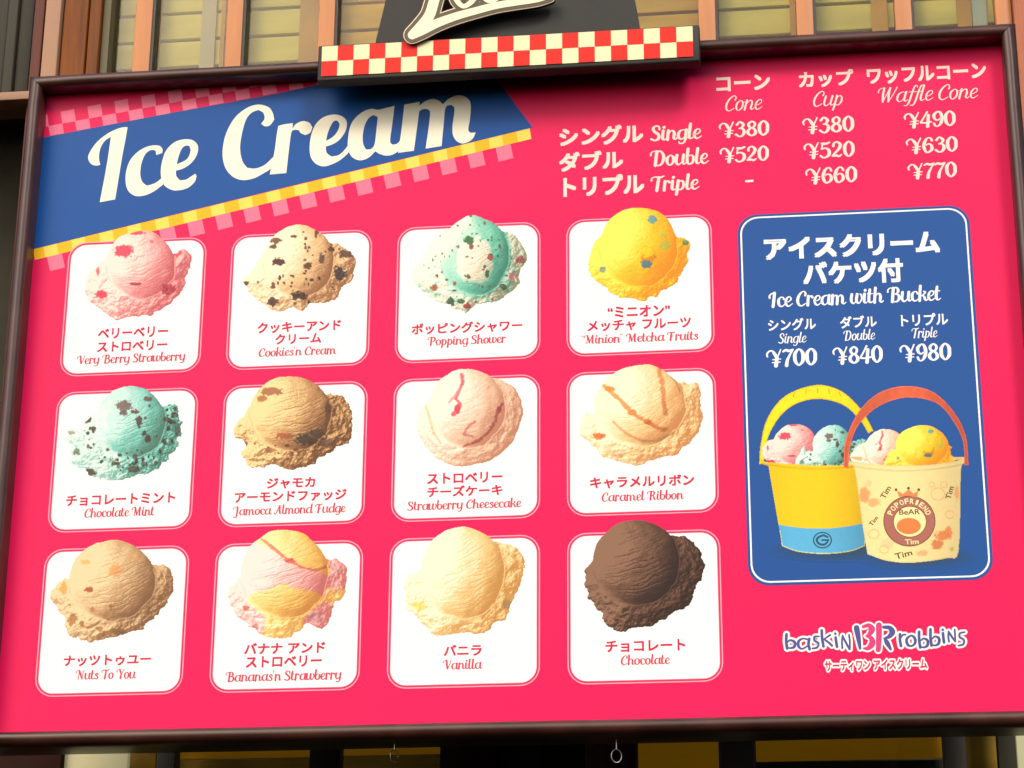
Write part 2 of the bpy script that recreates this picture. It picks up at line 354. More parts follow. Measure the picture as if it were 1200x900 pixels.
def scoop(X, Y, sp, seed):
    """printed photograph of a scoop: returns rgb (display 0-255) and coverage"""
    cx, cy, rx, ry = sp['ball']; R = (rx + ry) / 2; u_ = R / 45.0
    dx = (X - cx) / rx; dy = (Y - cy) / ry
    dx = dx + fbm(X / u_ / 26, Y / u_ / 26, 3, seed + 81) * .045; dy = dy + fbm(X / u_ / 22, Y / u_ / 22, 3, seed + 83) * .05
    r = np.sqrt(dx * dx + dy * dy)
    sk = smooth_closed([(a, b) for a, b in sp['skirt']], 4, 200)
    d = seg_dist(X, Y, sk) / u_
    jag = fbm(X / u_ / 7, Y / u_ / 7, 4, seed) * sp.get('jag', 3.2)
    ds = d + jag
    ballm = (1 - r) * R / u_ + fbm(X / u_ / 11, Y / u_ / 11, 4, seed + 9) * (.5 + 2.2 * sm(.1, .7, dy))
    cover = np.maximum(ds, ballm)
    hb = 24 * (1 - np.clip(r, 0, 1) ** 2.4) + 5 * np.sqrt(np.clip(1 - r * r, 0, 1)) + 8
    th = math.radians(sp.get('tilt', -14))
    ua = (dx * math.cos(th) + dy * math.sin(th)); va = (-dx * math.sin(th) + dy * math.cos(th))
    va = va + .16 * ua * ua
    wob = fbm(ua * 3, va * 3, 3, seed + 5) * .1
    phs = va * 10 + fbm(ua * 1.6 + 2, va * 2.2, 3, seed + 50) * 1.5 + ua * .5
    fr = phs - np.floor(phs); brk = vnoise(ua * 3.2 + 7, np.floor(phs) * 3.7, seed + 51)
    ph2 = va * 19 + fbm(ua * 2.4, va * 4, 3, seed + 54) * 1.6; fr2 = ph2 - np.floor(ph2); brk2 = vnoise(ua * 5 + 7, np.floor(ph2) * 2.7, seed + 55)
    amt = sm(.98, .7, r) * sp.get('cr', 1.0) * (0.35 + .65 * sm(-.9, .1, dx))
    hb = hb - (np.exp(-fr / .15) * sm(.3, .6, brk) * 1.5 + np.exp(-fr2 / .22) * sm(.4, .7, brk2) * .9) * amt + fbm(X / u_ / 2.4, Y / u_ / 2.4, 2, seed + 2) * .25 + fbm(X / u_ / 15, Y / u_ / 15, 2, seed + 3) * 1.5
    tt = np.arctan2(dy, dx); lump = .6 * fbm(X / u_ / 12, Y / u_ / 9, 4, seed + 7) + .7 * fbm(tt * 4.5, ds / 7 + tt, 4, seed + 77)
    hs = 12 * np.sqrt(np.clip(ds / 10, 0, 1)) + 9 * np.clip((ds - 6) / 22, 0, 1) + lump * 5 * sp.get('rough', 1.0) + fbm(X / u_ / 4, Y / u_ / 4, 3, seed + 8) * 1.1 * sp.get('rough', 1.0)
    ball = ballm > 0
    H = np.where(ball & (hb > hs - 14), hb, hs)
    isb = ball & (hb > hs - 14)
    step = abs(X[0, 1] - X[0, 0]) / u_
    gy, gx = np.gradient(H, step)
    gx = np.clip(gx, -1.6, 1.6); gy = np.clip(gy, -1.6, 1.6)
    nz = 1 / np.sqrt(1 + gx * gx + gy * gy)
    L = np.array([-.50, -.42, .76]); sh = np.clip((-gx * L[0] - gy * L[1] + L[2]) * nz, 0, 1)
    v = .36 + .66 * sh + fbm(X / u_ / 1.6, Y / u_ / 1.6, 2, seed + 99) * .075
    v = v - np.where(isb, 0, np.exp(-np.clip(r - 1, 0, 1) / .06) * .22) * sm(-.5, .7, dx + .5 * dy)
    edge = np.exp(-(np.abs(r - 1) / .07) ** 2) * sm(.2, -.7, dx - .3 * dy); v = v * (1 - edge * .6) + edge * .6 * .95
    v = v - np.where(isb, sm(.78, 1.0, r) * .08 * sm(-.3, .8, dx), 0) - sm(-.2, 1.5, dx + dy * .6) * .10
    v = v + sm(.3, -1.0, dx) * .18 - sm(.2, 1.3, dx) * .05
    c0, c1, c2 = [np.array(c, float) for c in sp['ramp']]
    def ramp(c0, c1, c2):
        a = mix(np.broadcast_to(c0, X.shape + (3,)), np.broadcast_to(c1, X.shape + (3,)), np.clip((v - .22) / .46, 0, 1))
        return mix(a, np.broadcast_to(c2, X.shape + (3,)), np.clip((v - .68) / .34, 0, 1))
    C = ramp(c0, c1, c2)
    for ramp2, fn in sp.get('zones', ()):
        C = mix(C, ramp(*[np.array(c, float) for c in ramp2]), np.clip(fn(dx, dy, r, fbm(X / u_ / 6, Y / u_ / 6, 4, seed + 40)), 0, 1))
    # flecks and pieces
    rs = np.random.default_rng(seed)
    bl = [(a, b, c, d_, col) for a, b, c, d_, col in sp.get('blobs', ())]
    for n, smin, smax, cols, reg in sp.get('specks', ()):
        k = 0
        while k < n:
            a = rs.uniform(0, 2 * math.pi); q = math.sqrt(rs.uniform(0, 1)) * 1.45
            if not reg(q * math.cos(a), q * math.sin(a)): continue
            s = rs.uniform(smin, smax) * u_
            bl.append((cx + rx * q * math.cos(a), cy + ry * q * math.sin(a), s * rs.uniform(.6, 1.3), s * rs.uniform(.6, 1.3), cols[rs.integers(len(cols))])); k += 1
    for pl, wd, col in sp.get('rib', ()):
        dd = np.full(X.shape, 1e9)
        for (ax, ay), (bx_, by_) in zip(pl[:-1], pl[1:]):
            ex, ey = bx_ - ax, by_ - ay; t = np.clip(((X - ax) * ex + (Y - ay) * ey) / (ex * ex + ey * ey), 0, 1)
            dd = np.minimum(dd, np.hypot(X - ax - t * ex, Y - ay - t * ey))
        qq = dd / wd + fbm(X / u_ / 3.2, Y / u_ / 3.2, 3, seed + 91) * .8
        C = mix(C, np.clip(np.array(col, float) * (.62 + .5 * v)[..., None], 0, 255), sm(1.2, .5, qq) * .85)
    nb = fbm(X / u_ / 2.6, Y / u_ / 2.6, 3, seed + 60); shade = np.clip(.62 + .5 * v, .5, 1.15)[..., None]
    for a, b, c, d_, col in bl:
        q = np.sqrt(((X - a) / c) ** 2 + ((Y - b) / d_) ** 2) + nb * .55
        C = mix(C, np.clip(np.array(col, float) * shade, 0, 255), sm(1.12, .82, q) * .93)
    return np.clip(C, 0, 255), cover

def raster(name, X, Y, C, cov, layer, parent, label=None):
    ny, nx = X.shape
    bx, bz = back(X, Y)
    co = np.stack([bx * S, np.full(X.shape, -layer * LAY), bz * S + LIFT], -1).reshape(-1, 3)
    keep = (cov[:-1, :-1] > 0) & (cov[1:, :-1] > 0) & (cov[:-1, 1:] > 0) & (cov[1:, 1:] > 0)
    i = (np.arange(ny)[:, None] * nx + np.arange(nx)[None, :]); i00 = i[:-1, :-1][keep]
    quads = np.stack([i00, i00 + nx, i00 + nx + 1, i00 + 1], 1)
    used = np.unique(quads); remap = np.zeros(nx * ny, int); remap[used] = np.arange(len(used)); quads = remap[quads]
    me = bpy.data.meshes.new(name); me.vertices.add(len(used)); me.vertices.foreach_set('co', co[used].astype(np.float32).ravel())
    nq = len(quads); me.loops.add(nq * 4); me.loops.foreach_set('vertex_index', quads.astype(np.int32).ravel())
    me.polygons.add(nq); me.polygons.foreach_set('loop_start', np.arange(0, nq * 4, 4, dtype=np.int32))
    me.update(calc_edges=True)
    rgb = lin(C).reshape(-1, 3)[used] * .8
    at = me.color_attributes.new('ink', 'FLOAT_COLOR', 'POINT')
    at.data.foreach_set('color', np.concatenate([rgb, np.ones((len(rgb), 1))], 1).astype(np.float32).ravel())
    me.materials.append(P_INK); me.validate()
    o = bpy.data.objects.new(name, me); COL.objects.link(o); o.parent = parent
    o.matrix_parent_inverse = parent.matrix_world.inverted()
    if label: o['label'] = label
    return o

def box(v, f, x0, x1, y0, y1, z0, z1):
    b = len(v)
    v += [(x0, y0, z0), (x1, y0, z0), (x1, y1, z0), (x0, y1, z0), (x0, y0, z1), (x1, y0, z1), (x1, y1, z1), (x0, y1, z1)]
    f += [tuple(b + i for i in q) for q in ((0, 1, 5, 4), (1, 2, 6, 5), (2, 3, 7, 6), (3, 0, 4, 7), (4, 5, 6, 7), (3, 2, 1, 0))]
def box_obj(name, x0, x1, y0, y1, z0, z1, m, parent=None, bev=0.0, world=False):
    """box in board units (world=False) with optional bevel modifier"""
    v = []; f = []; box(v, f, x0, x1, y0, y1, z0, z1)
    v = [Wp(*p) for p in v]
    o = mesh_obj(name, v, f, m, parent)
    if bev:
        bm = o.modifiers.new('bevel', 'BEVEL'); bm.width = bev; bm.segments = 3
        o.data.polygons.foreach_set('use_smooth', [True] * len(o.data.polygons))
    return o

#@@BODY
# ================================================================ FACADE
DF = 0.34        # facade face behind the board (board units)
OLIVE = mat('wall_paint', (.035, .030, .014), rough=.8, var=.35, scale=5, bump=.3)
SHUT = mat('slat_paint', alb(255, 238, 118, k=.9), rough=.55, var=.12, scale=5, stretch=(1, 1, 6), bump=.1, bscale=90)
SHUTA = mat('amber_slat', alb(252, 196, 44, k=.9), rough=.5, var=.2, scale=7, stretch=(1, 1, 5), bump=.1, bscale=90)
MULL = mat('mullion_paint', alb(196, 124, 66), rough=.5, var=.10, scale=12, stretch=(6, 6, .6), bump=.15, bscale=150)
WOOD = mat('orange_wood', alb(120, 62, 2), rough=.6, var=.35, scale=16, stretch=(7, 7, .5), bump=.3, bscale=70, spec=.25)
PALE = mat('pale_trim_paint', alb(166, 124, 94), rough=.6, var=.08, scale=9, bump=.15)
DARKP = mat('dark_metal', (.022, .018, .014), rough=.5, var=.3, scale=10)
GREY_REFL = mat('grey_reflection', alb(235, 222, 180), rough=.55, var=.08)  # reflection and shade tones for the strips in the panes
AMB_SHADE = mat('amber_shade', alb(236, 176, 40), rough=.5, var=.2)
BLUE_REFL = mat('pale_blue_reflection', alb(215, 232, 205), rough=.5, var=.1)
def Qx(px, py, d): return float(back(px, py, d)[0])
def Qz(px, py, d): return float(back(px, py, d)[1])
def glass_mat():
    m = bpy.data.materials.new('window_glass'); m.use_nodes = True; n = m.node_tree; n.nodes.clear()
    o = n.nodes.new('ShaderNodeOutputMaterial'); mx = n.nodes.new('ShaderNodeMixShader')
    t = n.nodes.new('ShaderNodeBsdfTransparent'); t.inputs[0].default_value = (.98, .98, .95, 1)
    g = n.nodes.new('ShaderNodeBsdfGlossy'); g.inputs['Roughness'].default_value = .03; g.inputs['Color'].default_value = (.6, .6, .55, 1)
    fr = n.nodes.new('ShaderNodeFresnel'); fr.inputs[0].default_value = 1.45
    ns = n.nodes.new('ShaderNodeTexNoise'); ns.inputs['Scale'].default_value = 2.5
    bp = n.nodes.new('ShaderNodeBump'); bp.inputs['Strength'].default_value = .08
    tc = n.nodes.new('ShaderNodeTexCoord'); n.links.new(tc.outputs['Object'], ns.inputs[0]); n.links.new(ns.outputs[0], bp.inputs['Height']); n.links.new(bp.outputs[0], g.inputs['Normal'])
    n.links.new(fr.outputs[0], mx.inputs[0]); n.links.new(t.outputs[0], mx.inputs[1]); n.links.new(g.outputs[0], mx.inputs[2]); n.links.new(mx.outputs[0], o.inputs[0])
    return m
GLASS = glass_mat()

wall = empty('wall', Wp(0, DF + .2, -1.6)); tag(wall, kind='structure')
box_obj('wall_face', -2.2, 4.6, DF + .26, DF + .34, -2.0, 1.6, OLIVE, wall)

ZT = .95; ZB = .12     # window above the board: top and (hidden) bottom
win = empty('shuttered_window', Wp(1.1, DF, ZB))
tag(win, 'long slatted window above the board, salmon uprights before cream and amber slats', 'window')
bars = [(167, 20), (274, 19), (382, 19), (490, 19), (600, 19), (715, 19), (829, 20), (944, 20), (1060, 20), (1178, 19)]
bx = []
for px, wd in bars:
    a, b = Qx(px - wd / 2, 40, DF), Qx(px + wd / 2, 40, DF); bx.append((a, b))
    box_obj('mullion', a, b, DF, DF + .05, ZB, ZT, MULL, win, bev=.0015)
    box_obj('mullion_edge', b, b + .007, DF + .004, DF + .045, ZB, ZT, DARKP, win)
# slats: pitch from two neighbouring gaps in the photo
DS = DF + .066
z1, z2 = Qz(200, 49.5, DS), Qz(199, 18, DS); pitch = z2 - z1
edges = [Qx(121, 40, DS)] + [(a + b) / 2 for a, b in bx]
for i in range(len(edges) - 1):
    x0, x1 = edges[i] + .002, edges[i + 1] - .002
    amber = i in (3, 4, 5, 6)
    k = -3
    while z1 + k * pitch < ZT - pitch:
        za = z1 + k * pitch; j = random.uniform(-.0006, .0006)
        m = SHUTA if (amber or (i == 7 and k >= 1)) else SHUT  # amber tone in the middle bays and one bay's upper slats
        o = box_obj('slat', x0, x1, DS, DS + .014, za + .0082 + j, za + pitch - .001 + j, m, win, bev=.0009)
        o.rotation_euler.x = 0
        k += 1
# thin upright strips coloured as glass reflections and shade bands in the panes
for px, wd, m in ((182.5, 9, AMB_SHADE), (243, 17, GREY_REFL), (260, 5, AMB_SHADE), (361, 22, AMB_SHADE), (930, 7, AMB_SHADE), (1032, 19, AMB_SHADE), (1132, 17, AMB_SHADE), (1150, 17, BLUE_REFL)):
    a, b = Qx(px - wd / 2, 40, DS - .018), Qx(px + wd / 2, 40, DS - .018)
    box_obj('reflection_shade_strip', a, b, DS - .012, DS - .004, ZB, ZT, m, win)
for i in range(len(bx)):
    x0 = edges[0] if i == 0 else bx[i - 1][1] + .008
    x1 = bx[i][0] - .001
    box_obj('pane', x0, x1, DF + .028, DF + .0305, ZB, ZT, GLASS, win)
box_obj('head_rail', edges[0], bx[-1][1], DF - .004, DF + .09, ZT + .001, ZT + .06, MULL, win, bev=.002)
box_obj('sill', edges[0], bx[-1][1], DF - .01, DF + .09, ZB - .05, ZB - .001, MULL, win, bev=.002)

# left post and its trims
def vpost(pl, pr, py, d0, d1, z0, z1, m, name, label, cat, grp=None, bev=.002):
    e = box_obj(name, Qx(pl, py, d0), Qx(pr, py, d0), d0, d1, z0, z1, m, None, bev)
    return tag(e, label, cat, grp)
post = empty('wood_post', Wp(Qx(90, 40, DF), DF, -1.9))
tag(post, 'broad orange brown wooden post left of the slatted window, just beyond the board corner', 'post')
xa = Qx(73, 40, DF - .03); xb = Qx(101, 40, DF - .03); xc = Qx(116, 40, DF - .03)
box_obj('plank', xa, xb, DF - .03, DF + .06, -.7, 1.2, WOOD, post, .002)
box_obj('plank', xb + .004, xc, DF - .027, DF + .06, -.7, 1.2, WOOD, post, .002)
box_obj('edge_strip', xc + .003, xc + .022, DF - .012, DF + .06, -.7, 1.2, mat('olive_strip', (.09, .075, .03), rough=.6, var=.2), post)
p2 = box_obj('trim_board', Qx(51, 40, DF - .04), Qx(69, 40, DF - .04), DF - .04, DF + .05, -.7, 1.2, PALE, None, .002)
tag(p2, 'narrow pale beige upright trim at the top left, left of the orange post', 'trim')
p3 = box_obj('dark_wood_strip', Qx(38, 40, DF - .02), Qx(50, 40, DF - .02), DF - .02, DF + .05, -.7, 1.2, mat('dark_orange_wood', alb(90, 34, 8), rough=.7, var=.35, scale=14, stretch=(6, 6, .5)), None, .002)
tag(p3, 'thin dark red brown strip left of the pale upright trim', 'trim')
# dark panelled wall far left: upright folds
pan = empty('folded_screen', Wp(Qx(0, 40, DF + .04), DF + .04, -1.9)); tag(pan, 'dark olive folded screen at the far left edge beside the thin red brown strip', 'screen')
GR = mat('screen_fold', (.020, .017, .008), rough=.7, var=.35, scale=8, stretch=(6, 6, .4), bump=.2); GR2 = mat('screen_fold_light', (.028, .024, .013), rough=.7, var=.3, scale=8, stretch=(6, 6, .4))
xe = Qx(37, 40, DF + .03); k = 0
zsp = Qz(10, 108, DF)
while xe > -1.2:
    wd = .03 if k % 2 else .042
    box_obj('fold', xe - wd, xe - .001, DF + (.03 if k % 2 else .042), DF + .2, zsp, 1.2, GR2 if k % 2 else GR, pan, .003)
    xe -= wd; k += 1
sl_ = box_obj('ledge', -1.2, Qx(36, 112, DF - .05), DF - .05, DF + .06, Qz(10, 117, DF - .05), Qz(10, 107.5, DF - .05), PALE, None, .0015)
tag(sl_, 'horizontal pale beige ledge at the left edge behind the upper left corner of the board', 'ledge')
# right post
p4 = box_obj('orange_post', Qx(1188, 20, DF - .02), Qx(1188, 20, DF - .02) + .2, DF - .02, DF + .06, -.7, 1.2, mat('red_wood', alb(156, 78, 28), rough=.5, var=.3, scale=14, stretch=(6, 6, .5), bump=.2), None, .002)
tag(p4, 'orange brown wooden post at the top right corner beyond the board', 'post')

# ---- below the board
low = empty('lower_window', Wp(1.1, DF, -1.75)); tag(low, 'dark window under the pink board with amber glowing blinds between dark uprights', 'window')
ZL0, ZL1 = -1.9, -1.0
DB = DF + .12
def lowbox(name, pl, pr, pt, pb, d, th, m, z0=None, z1=None, label=None):
    py = 885
    o = box_obj(name, Qx(pl, py, d), Qx(pr, py, d), d, d + th, z0 if z0 is not None else Qz((pl + pr) / 2, pb, d), z1 if z1 is not None else Qz((pl + pr) / 2, pt, d), m, low, .001)
    if label: o['label'] = label
    return o
DK = mat('dark_glass_frame', (.030, .026, .014), spec=.15, rough=.5, var=.4, scale=7)
AM2 = mat('amber_blind', alb(160, 112, 8), emit=.13, rough=.6, spec=.1, var=.3, scale=9, stretch=(1, 1, 4)); AM3 = mat('dim_amber_blind', alb(150, 118, 40), rough=.6, spec=.1, emit=.02, var=.3, scale=9, stretch=(1, 1, 4))  # weak emission added to the blinds for the light inside
GB = mat('grey_brown_upright', (.085, .068, .048), rough=.6, var=.25); BRN = mat('dark_brown_upright', (.03, .010, .006), spec=.1, rough=.7, var=.4)
lowbox('upright', 0, 72, 0, 0, DF, .05, BRN, ZL0, ZL1)
lowbox('cream_panel', 76, 150, 879, 1000, DF + .02, .02, mat('cream_board', alb(214, 208, 160), rough=.6, emit=.2, var=.05), label='bright cream panel below the board at the lower left')  # weak glow added to lift the panel out of the board's shade
lowbox('upright', 151, 183, 0, 0, DF + .07, .02, AM3, ZL0, ZL1)
lowbox('upright', 184, 205, 0, 0, DF, .05, GB, ZL0, ZL1)
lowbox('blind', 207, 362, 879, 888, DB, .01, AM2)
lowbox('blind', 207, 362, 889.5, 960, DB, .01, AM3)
lowbox('upright', 363, 398, 0, 0, DF, .05, DK, ZL0, ZL1)
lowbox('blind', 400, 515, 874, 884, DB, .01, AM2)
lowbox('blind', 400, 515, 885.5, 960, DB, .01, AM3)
lowbox('upright', 516, 580, 0, 0, DF, .05, BRN, ZL0, ZL1)
lowbox('upright', 582, 634, 0, 0, DF + .01, .05, mat('blue_black_upright', (.012, .016, .015), spec=.15, rough=.6, var=.3), ZL0, ZL1)
lowbox('upright', 636, 684, 0, 0, DF + .02, .05, DK, ZL0, ZL1)
lowbox('upright', 686, 746, 0, 0, DF, .05, mat('red_brown_upright', (.060, .024, .012), spec=.15, rough=.6, var=.4, scale=12, stretch=(4, 4, .5)), ZL0, ZL1)
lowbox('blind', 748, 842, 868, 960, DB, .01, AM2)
lowbox('upright', 844, 884, 0, 0, DF, .05, GB, ZL0, ZL1)
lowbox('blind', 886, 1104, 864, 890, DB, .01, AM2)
lowbox('blind', 886, 1104, 892, 960, DB, .01, DK)
lowbox('upright', 1106, 1131, 0, 0, DF, .05, GB, ZL0, ZL1)
lowbox('blind', 1133, 1168, 860, 960, DB, .01, AM3)
lowbox('upright', 1170, 1190, 0, 0, DF, .05, DK, ZL0, ZL1)
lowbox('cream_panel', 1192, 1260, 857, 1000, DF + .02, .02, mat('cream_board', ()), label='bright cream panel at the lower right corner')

# ================================================================ MENU BOARD
board = empty('menu_board', Wp(1.07, 0, -1.24))
tag(board, 'large pink ice cream price board in a dark brown frame with twelve white flavour cards', 'menu board')
XL, XR, ZTP, ZBT = -.0859, 2.2258, .4001, -1.197
plate('print_sheet', [(XL - .004, ZBT - .004), (XR + .004, ZBT - .004), (XR + .004, ZTP + .004), (XL - .004, ZTP + .004)], 0, P_PINK, board)
box_obj('back_panel', XL - .02, XR + .02, .004, .03, ZBT - .02, ZTP + .02, DARKP, board)
prof = [(0, 0), (0, .045), (.003, .051), (.008, .055), (.015, .057), (.022, .055), (.028, .050), (.032, .043), (.034, .034), (.034, -.045)]
def rail(i):
    v = []; f = []
    for o, q in prof:
        c = [(XL - o, ZBT - o), (XR + o, ZBT - o), (XR + o, ZTP + o), (XL - o, ZTP + o)]
        a, b = c[i], c[(i + 1) % 4]
        dl = math.hypot(b[0] - a[0], b[1] - a[1]); sx_, sz_ = (b[0] - a[0]) / dl * .0007, (b[1] - a[1]) / dl * .0007; a = (a[0] + sx_, a[1] + sz_); b = (b[0] - sx_, b[1] - sz_)
        # slight unevenness along the rail
        n = 24
        for k in range(n + 1):
            t = k / n; wob = .0004 * math.sin(t * 17 + i * 2) if 0 < k < n else 0
            v.append(Wp(a[0] + (b[0] - a[0]) * t + (wob if i % 2 else 0), -q, a[1] + (b[1] - a[1]) * t + (wob if i % 2 == 0 else 0)))
    for p in range(len(prof) - 1):
        for k in range(24):
            q = p * 25 + k; f.append((q, q + 1, q + 26, q + 25))
    return mesh_obj('frame_rail', v, f, FRAME, board, smooth=True)
for i in range(4): rail(i)

# ---- banner
ban = Flat()
ban.poly([(51.5, 161), (120, 147.6), (200, 132.3), (320, 110.7), (384, 96.5), (470, 88), (574, 84), (588, 101), (624.4, 149.4), (330, 220.5), (39, 292)])
BAN = flat_px('banner', ban, [P_BLUE], board, 1); BAN['label'] = 'blue slanted banner with large cream script title'
def banner_part(name, fl, mats, layer): return flat_px(name, fl, mats, BAN, layer)
def along(a, b, x): return a[1] + (b[1] - a[1]) * (x - a[0]) / (b[0] - a[0])
yt0, yt1 = (39, 292.2), (624.4, 149.6)      # top of the yellow strip
yb0, yb1 = (37.5, 305.5), (622, 163)
fy = Flat()
x = 66.5 - 32.6; tilt = 2.0
while x < 625:
    a, b = max(x, 39), min(x + 17, 620)
    if b > a: fy.poly([(a, along(yt0, yt1, a)), (b, along(yt0, yt1, b)), (b + tilt, along(yb0, yb1, b + tilt)), (a + tilt, along(yb0, yb1, a + tilt))], mi=0)
    c, d = max(x + 17, 39), min(x + 32.6, 621)
    if d > c: fy.poly([(c, along(yt0, yt1, c)), (d, along(yt0, yt1, d)), (d + tilt, along(yb0, yb1, d + tilt)), (c + tilt, along(yb0, yb1, c + tilt))], mi=1)
    x += 32.6
banner_part('yellow_strip', fy, [P_AMB, P_YEL], 1.2)
fp = Flat()
# pink squares below the yellow strip
x = 285 - 32.85 * 7
while x < 600:
    a = max(x, 40); b = x + 17.5
    o = 16.5
    if b > a + 3: fp.poly([(a, along(yb0, yb1, a)), (b, along(yb0, yb1, b)), (b + 3.6, along(yb0, yb1, b) + o), (a + 3.6, along(yb0, yb1, a) + o)])
    x += 32.85
banner_part('pink_squares', fp, [P_LPINK], 1.1); fp = Flat()
# squares above the banner, two staggered rows
def topy(x): return 161 - (x - 51.5) * .1895
for k in range(-1, 11):
    x = 58.7 + 31.2 * k; a = max(x, 53); b = x + 16.3
    if b > a + 2: fp.poly([(a, topy(a) - .3), (b, topy(b) - .3), (b - 2.0, topy(b) - 11.8), (a - 2.0 if a > 54 else a, topy(a) - 11.8)])
    x = 73 + 31.4 * k; a = max(x, 54); b = x + 15.8
    if b > a + 2 and topy(a) - 25 > 80: fp.poly([(a, topy(a) - 12), (b, topy(b) - 12), (b - 2.0, topy(b) - 26), (a - 2.0 if a > 55 else a, topy(a) - 26)])
banner_part('pink_squares', fp, [P_LPINK], 1.1)

T = Flat()
def tr(pts, ox, oy, s): return [(ox + x / s, oy + y / s) for x, y in pts]
def glyph(o, h, ox, oy, s):
    T.poly(smooth_closed(tr(o, ox, oy, s)), [smooth_closed(tr(q, ox, oy, s)) for q in h])
glyph([(425, 78), (375, 80), (310, 100), (220, 145), (120, 225), (50, 320), (28, 390), (60, 448), (110, 464), (152, 455), (138, 400), (142, 330), (165, 260), (205, 208), (257, 176), (240, 300), (225, 400), (190, 600), (145, 832), (300, 803), (330, 620), (375, 350), (400, 220)], [], 100, 140, 8.571)
glyph([(780, 655), (690, 722), (600, 762), (510, 770), (440, 728), (408, 650), (408, 540), (445, 420), (520, 332), (610, 278), (690, 260), (750, 268), (778, 302), (772, 338), (740, 348), (712, 356), (708, 318), (680, 306), (630, 322), (590, 372), (560, 460), (553, 560), (575, 630), (620, 666), (700, 640), (775, 585)], [], 100, 140, 8.571)
glyph([(1105, 545), (1118, 568), (1095, 632), (1020, 692), (900, 714), (810, 677), (772, 620), (758, 540), (768, 440), (808, 320), (890, 233), (990, 200), (1080, 210), (1130, 265), (1122, 350), (1072, 430), (990, 490), (910, 515), (915, 570), (950, 612), (1010, 605), (1060, 575)], [[(1045, 265), (1057, 320), (1020, 400), (918, 452), (935, 380), (965, 300), (1005, 264)]], 100, 140, 8.571)
glyph([(478, 290), (465, 232), (430, 185), (350, 163), (260, 185), (160, 258), (90, 365), (52, 480), (43, 600), (68, 700), (130, 772), (210, 800), (300, 787), (380, 747), (460, 690), (475, 600), (400, 670), (320, 702), (250, 697), (210, 640), (190, 540), (203, 420), (240, 290), (290, 230), (345, 208), (385, 232), (397, 280), (368, 325), (400, 346), (442, 337)], [], 255, 100, 7.2)
glyph([(512, 344), (560, 330), (635, 320), (632, 365), (665, 325), (720, 302), (775, 316), (799, 355), (782, 400), (740, 420), (700, 402), (685, 380), (650, 375), (622, 400), (600, 560), (580, 740), (440, 753), (480, 560), (498, 430)], [], 255, 100, 7.2)
glyph([(535, 650), (440, 742), (340, 792), (260, 810), (180, 782), (128, 710), (116, 610), (133, 480), (178, 370), (260, 293), (370, 263), (460, 283), (507, 340), (497, 430), (440, 520), (370, 572), (285, 602), (295, 665), (345, 707), (420, 692), (480, 642), (535, 570)], [[(410, 330), (432, 370), (410, 440), (360, 500), (288, 542), (310, 450), (350, 360), (385, 328)]], 350, 105, 9)
glyph([(845, 212), (1012, 172), (987, 370), (965, 540), (990, 582), (1040, 570), (1085, 520), (1085, 605), (1050, 650), (990, 687), (920, 697), (850, 677), (808, 650), (740, 717), (650, 747), (570, 717), (528, 650), (518, 560), (538, 410), (588, 310), (680, 233), (770, 203)], [[(835, 290), (820, 430), (800, 580), (760, 632), (710, 632), (680, 570), (678, 470), (700, 370), (740, 300), (790, 268)]], 350, 105, 9)
glyph([(238, 226), (420, 195), (414, 240), (480, 188), (560, 161), (640, 178), (690, 222), (760, 158), (850, 120), (940, 128), (1002, 180), (1018, 260), (1007, 400), (988, 520), (1015, 557), (1075, 553), (1042, 622), (990, 662), (920, 682), (850, 652), (808, 580), (803, 480), (823, 330), (825, 260), (790, 230), (740, 238), (716, 285), (700, 450), (675, 712), (488, 742), (520, 520), (540, 320), (510, 280), (460, 278), (413, 305), (390, 480), (350, 767), (165, 792), (200, 560), (225, 350)], [], 450, 100, 10)
banner_part('title_lettering', T, [P_CREAM], 2)

# ---- prices at the top
L_ = 1.5
def line_jp(*a, m=P_CREAM2, off=.016, name='price_lettering', parent=None, layer=L_, label=None): return letter_obj(name, [jp(*a, off=off)], m, parent or board, layer, label)
def line_sc(*a, m=P_CREAM2, wk=1.0, name='price_lettering', parent=None, layer=L_, slant=.03, wa=0): return letter_obj(name, [script(*a, wk=wk, slant=slant, wa=wa)], m, parent or board, layer)
line_jp('シングル', 656.3, 171, 753, 167, 21, off=.040); line_jp('ダブル', 656, 200, 729.4, 197.7, 21, off=.040); line_jp('トリプル', 661, 230.3, 754.3, 225.7, 22, off=.040)
line_sc('Single', 761.8, 164.5, 823, 162.2, 16.5); line_sc('Double', 761.8, 194.6, 831, 191, 17); line_sc('Triple', 762.5, 223.8, 820, 221.5, 16.5)
for b_, *a in (('¥380', 842.5, 160.3, 901.8, 158.5, 16.8), ('¥520', 843.5, 190, 901.3, 187.9, 16.8), ('¥380', 940.6, 155.7, 1001.5, 154, 17.5), ('¥520', 942, 184.7, 1002, 183.8, 17.5), ('¥660', 944, 214.9, 1005, 213, 17.5), ('¥490', 1059.6, 149, 1120.5, 147.5, 17), ('¥630', 1062, 178.8, 1123, 177.7, 17), ('¥770', 1064, 209, 1121.8, 207, 17)):
    line_sc(b_, *a, wk=.95)
fd = Flat(); fd.poly([(873.3, 211.2), (883, 210.6), (883, 213.2), (873.3, 213.8)]); flat_px('price_dash', fd, [P_CREAM2], board, L_)
line_jp('コーン', 840.3, 106.4, 902, 104.7, 16.5, off=.036); line_jp('カップ', 937, 102.4, 999.8, 100, 18, off=.036); line_jp('ワッフルコーン', 1017, 97.7, 1155.6, 92.5, 17.5, off=.036)
line_sc('Cone', 850, 130, 893.6, 127.8, 17, wk=.62, slant=.2); line_sc('Cup', 953, 124.6, 987.9, 123, 17, wk=.62, slant=.2); line_sc('Waffle Cone', 1029.3, 120, 1146.7, 115, 17, wk=.62, slant=.2)

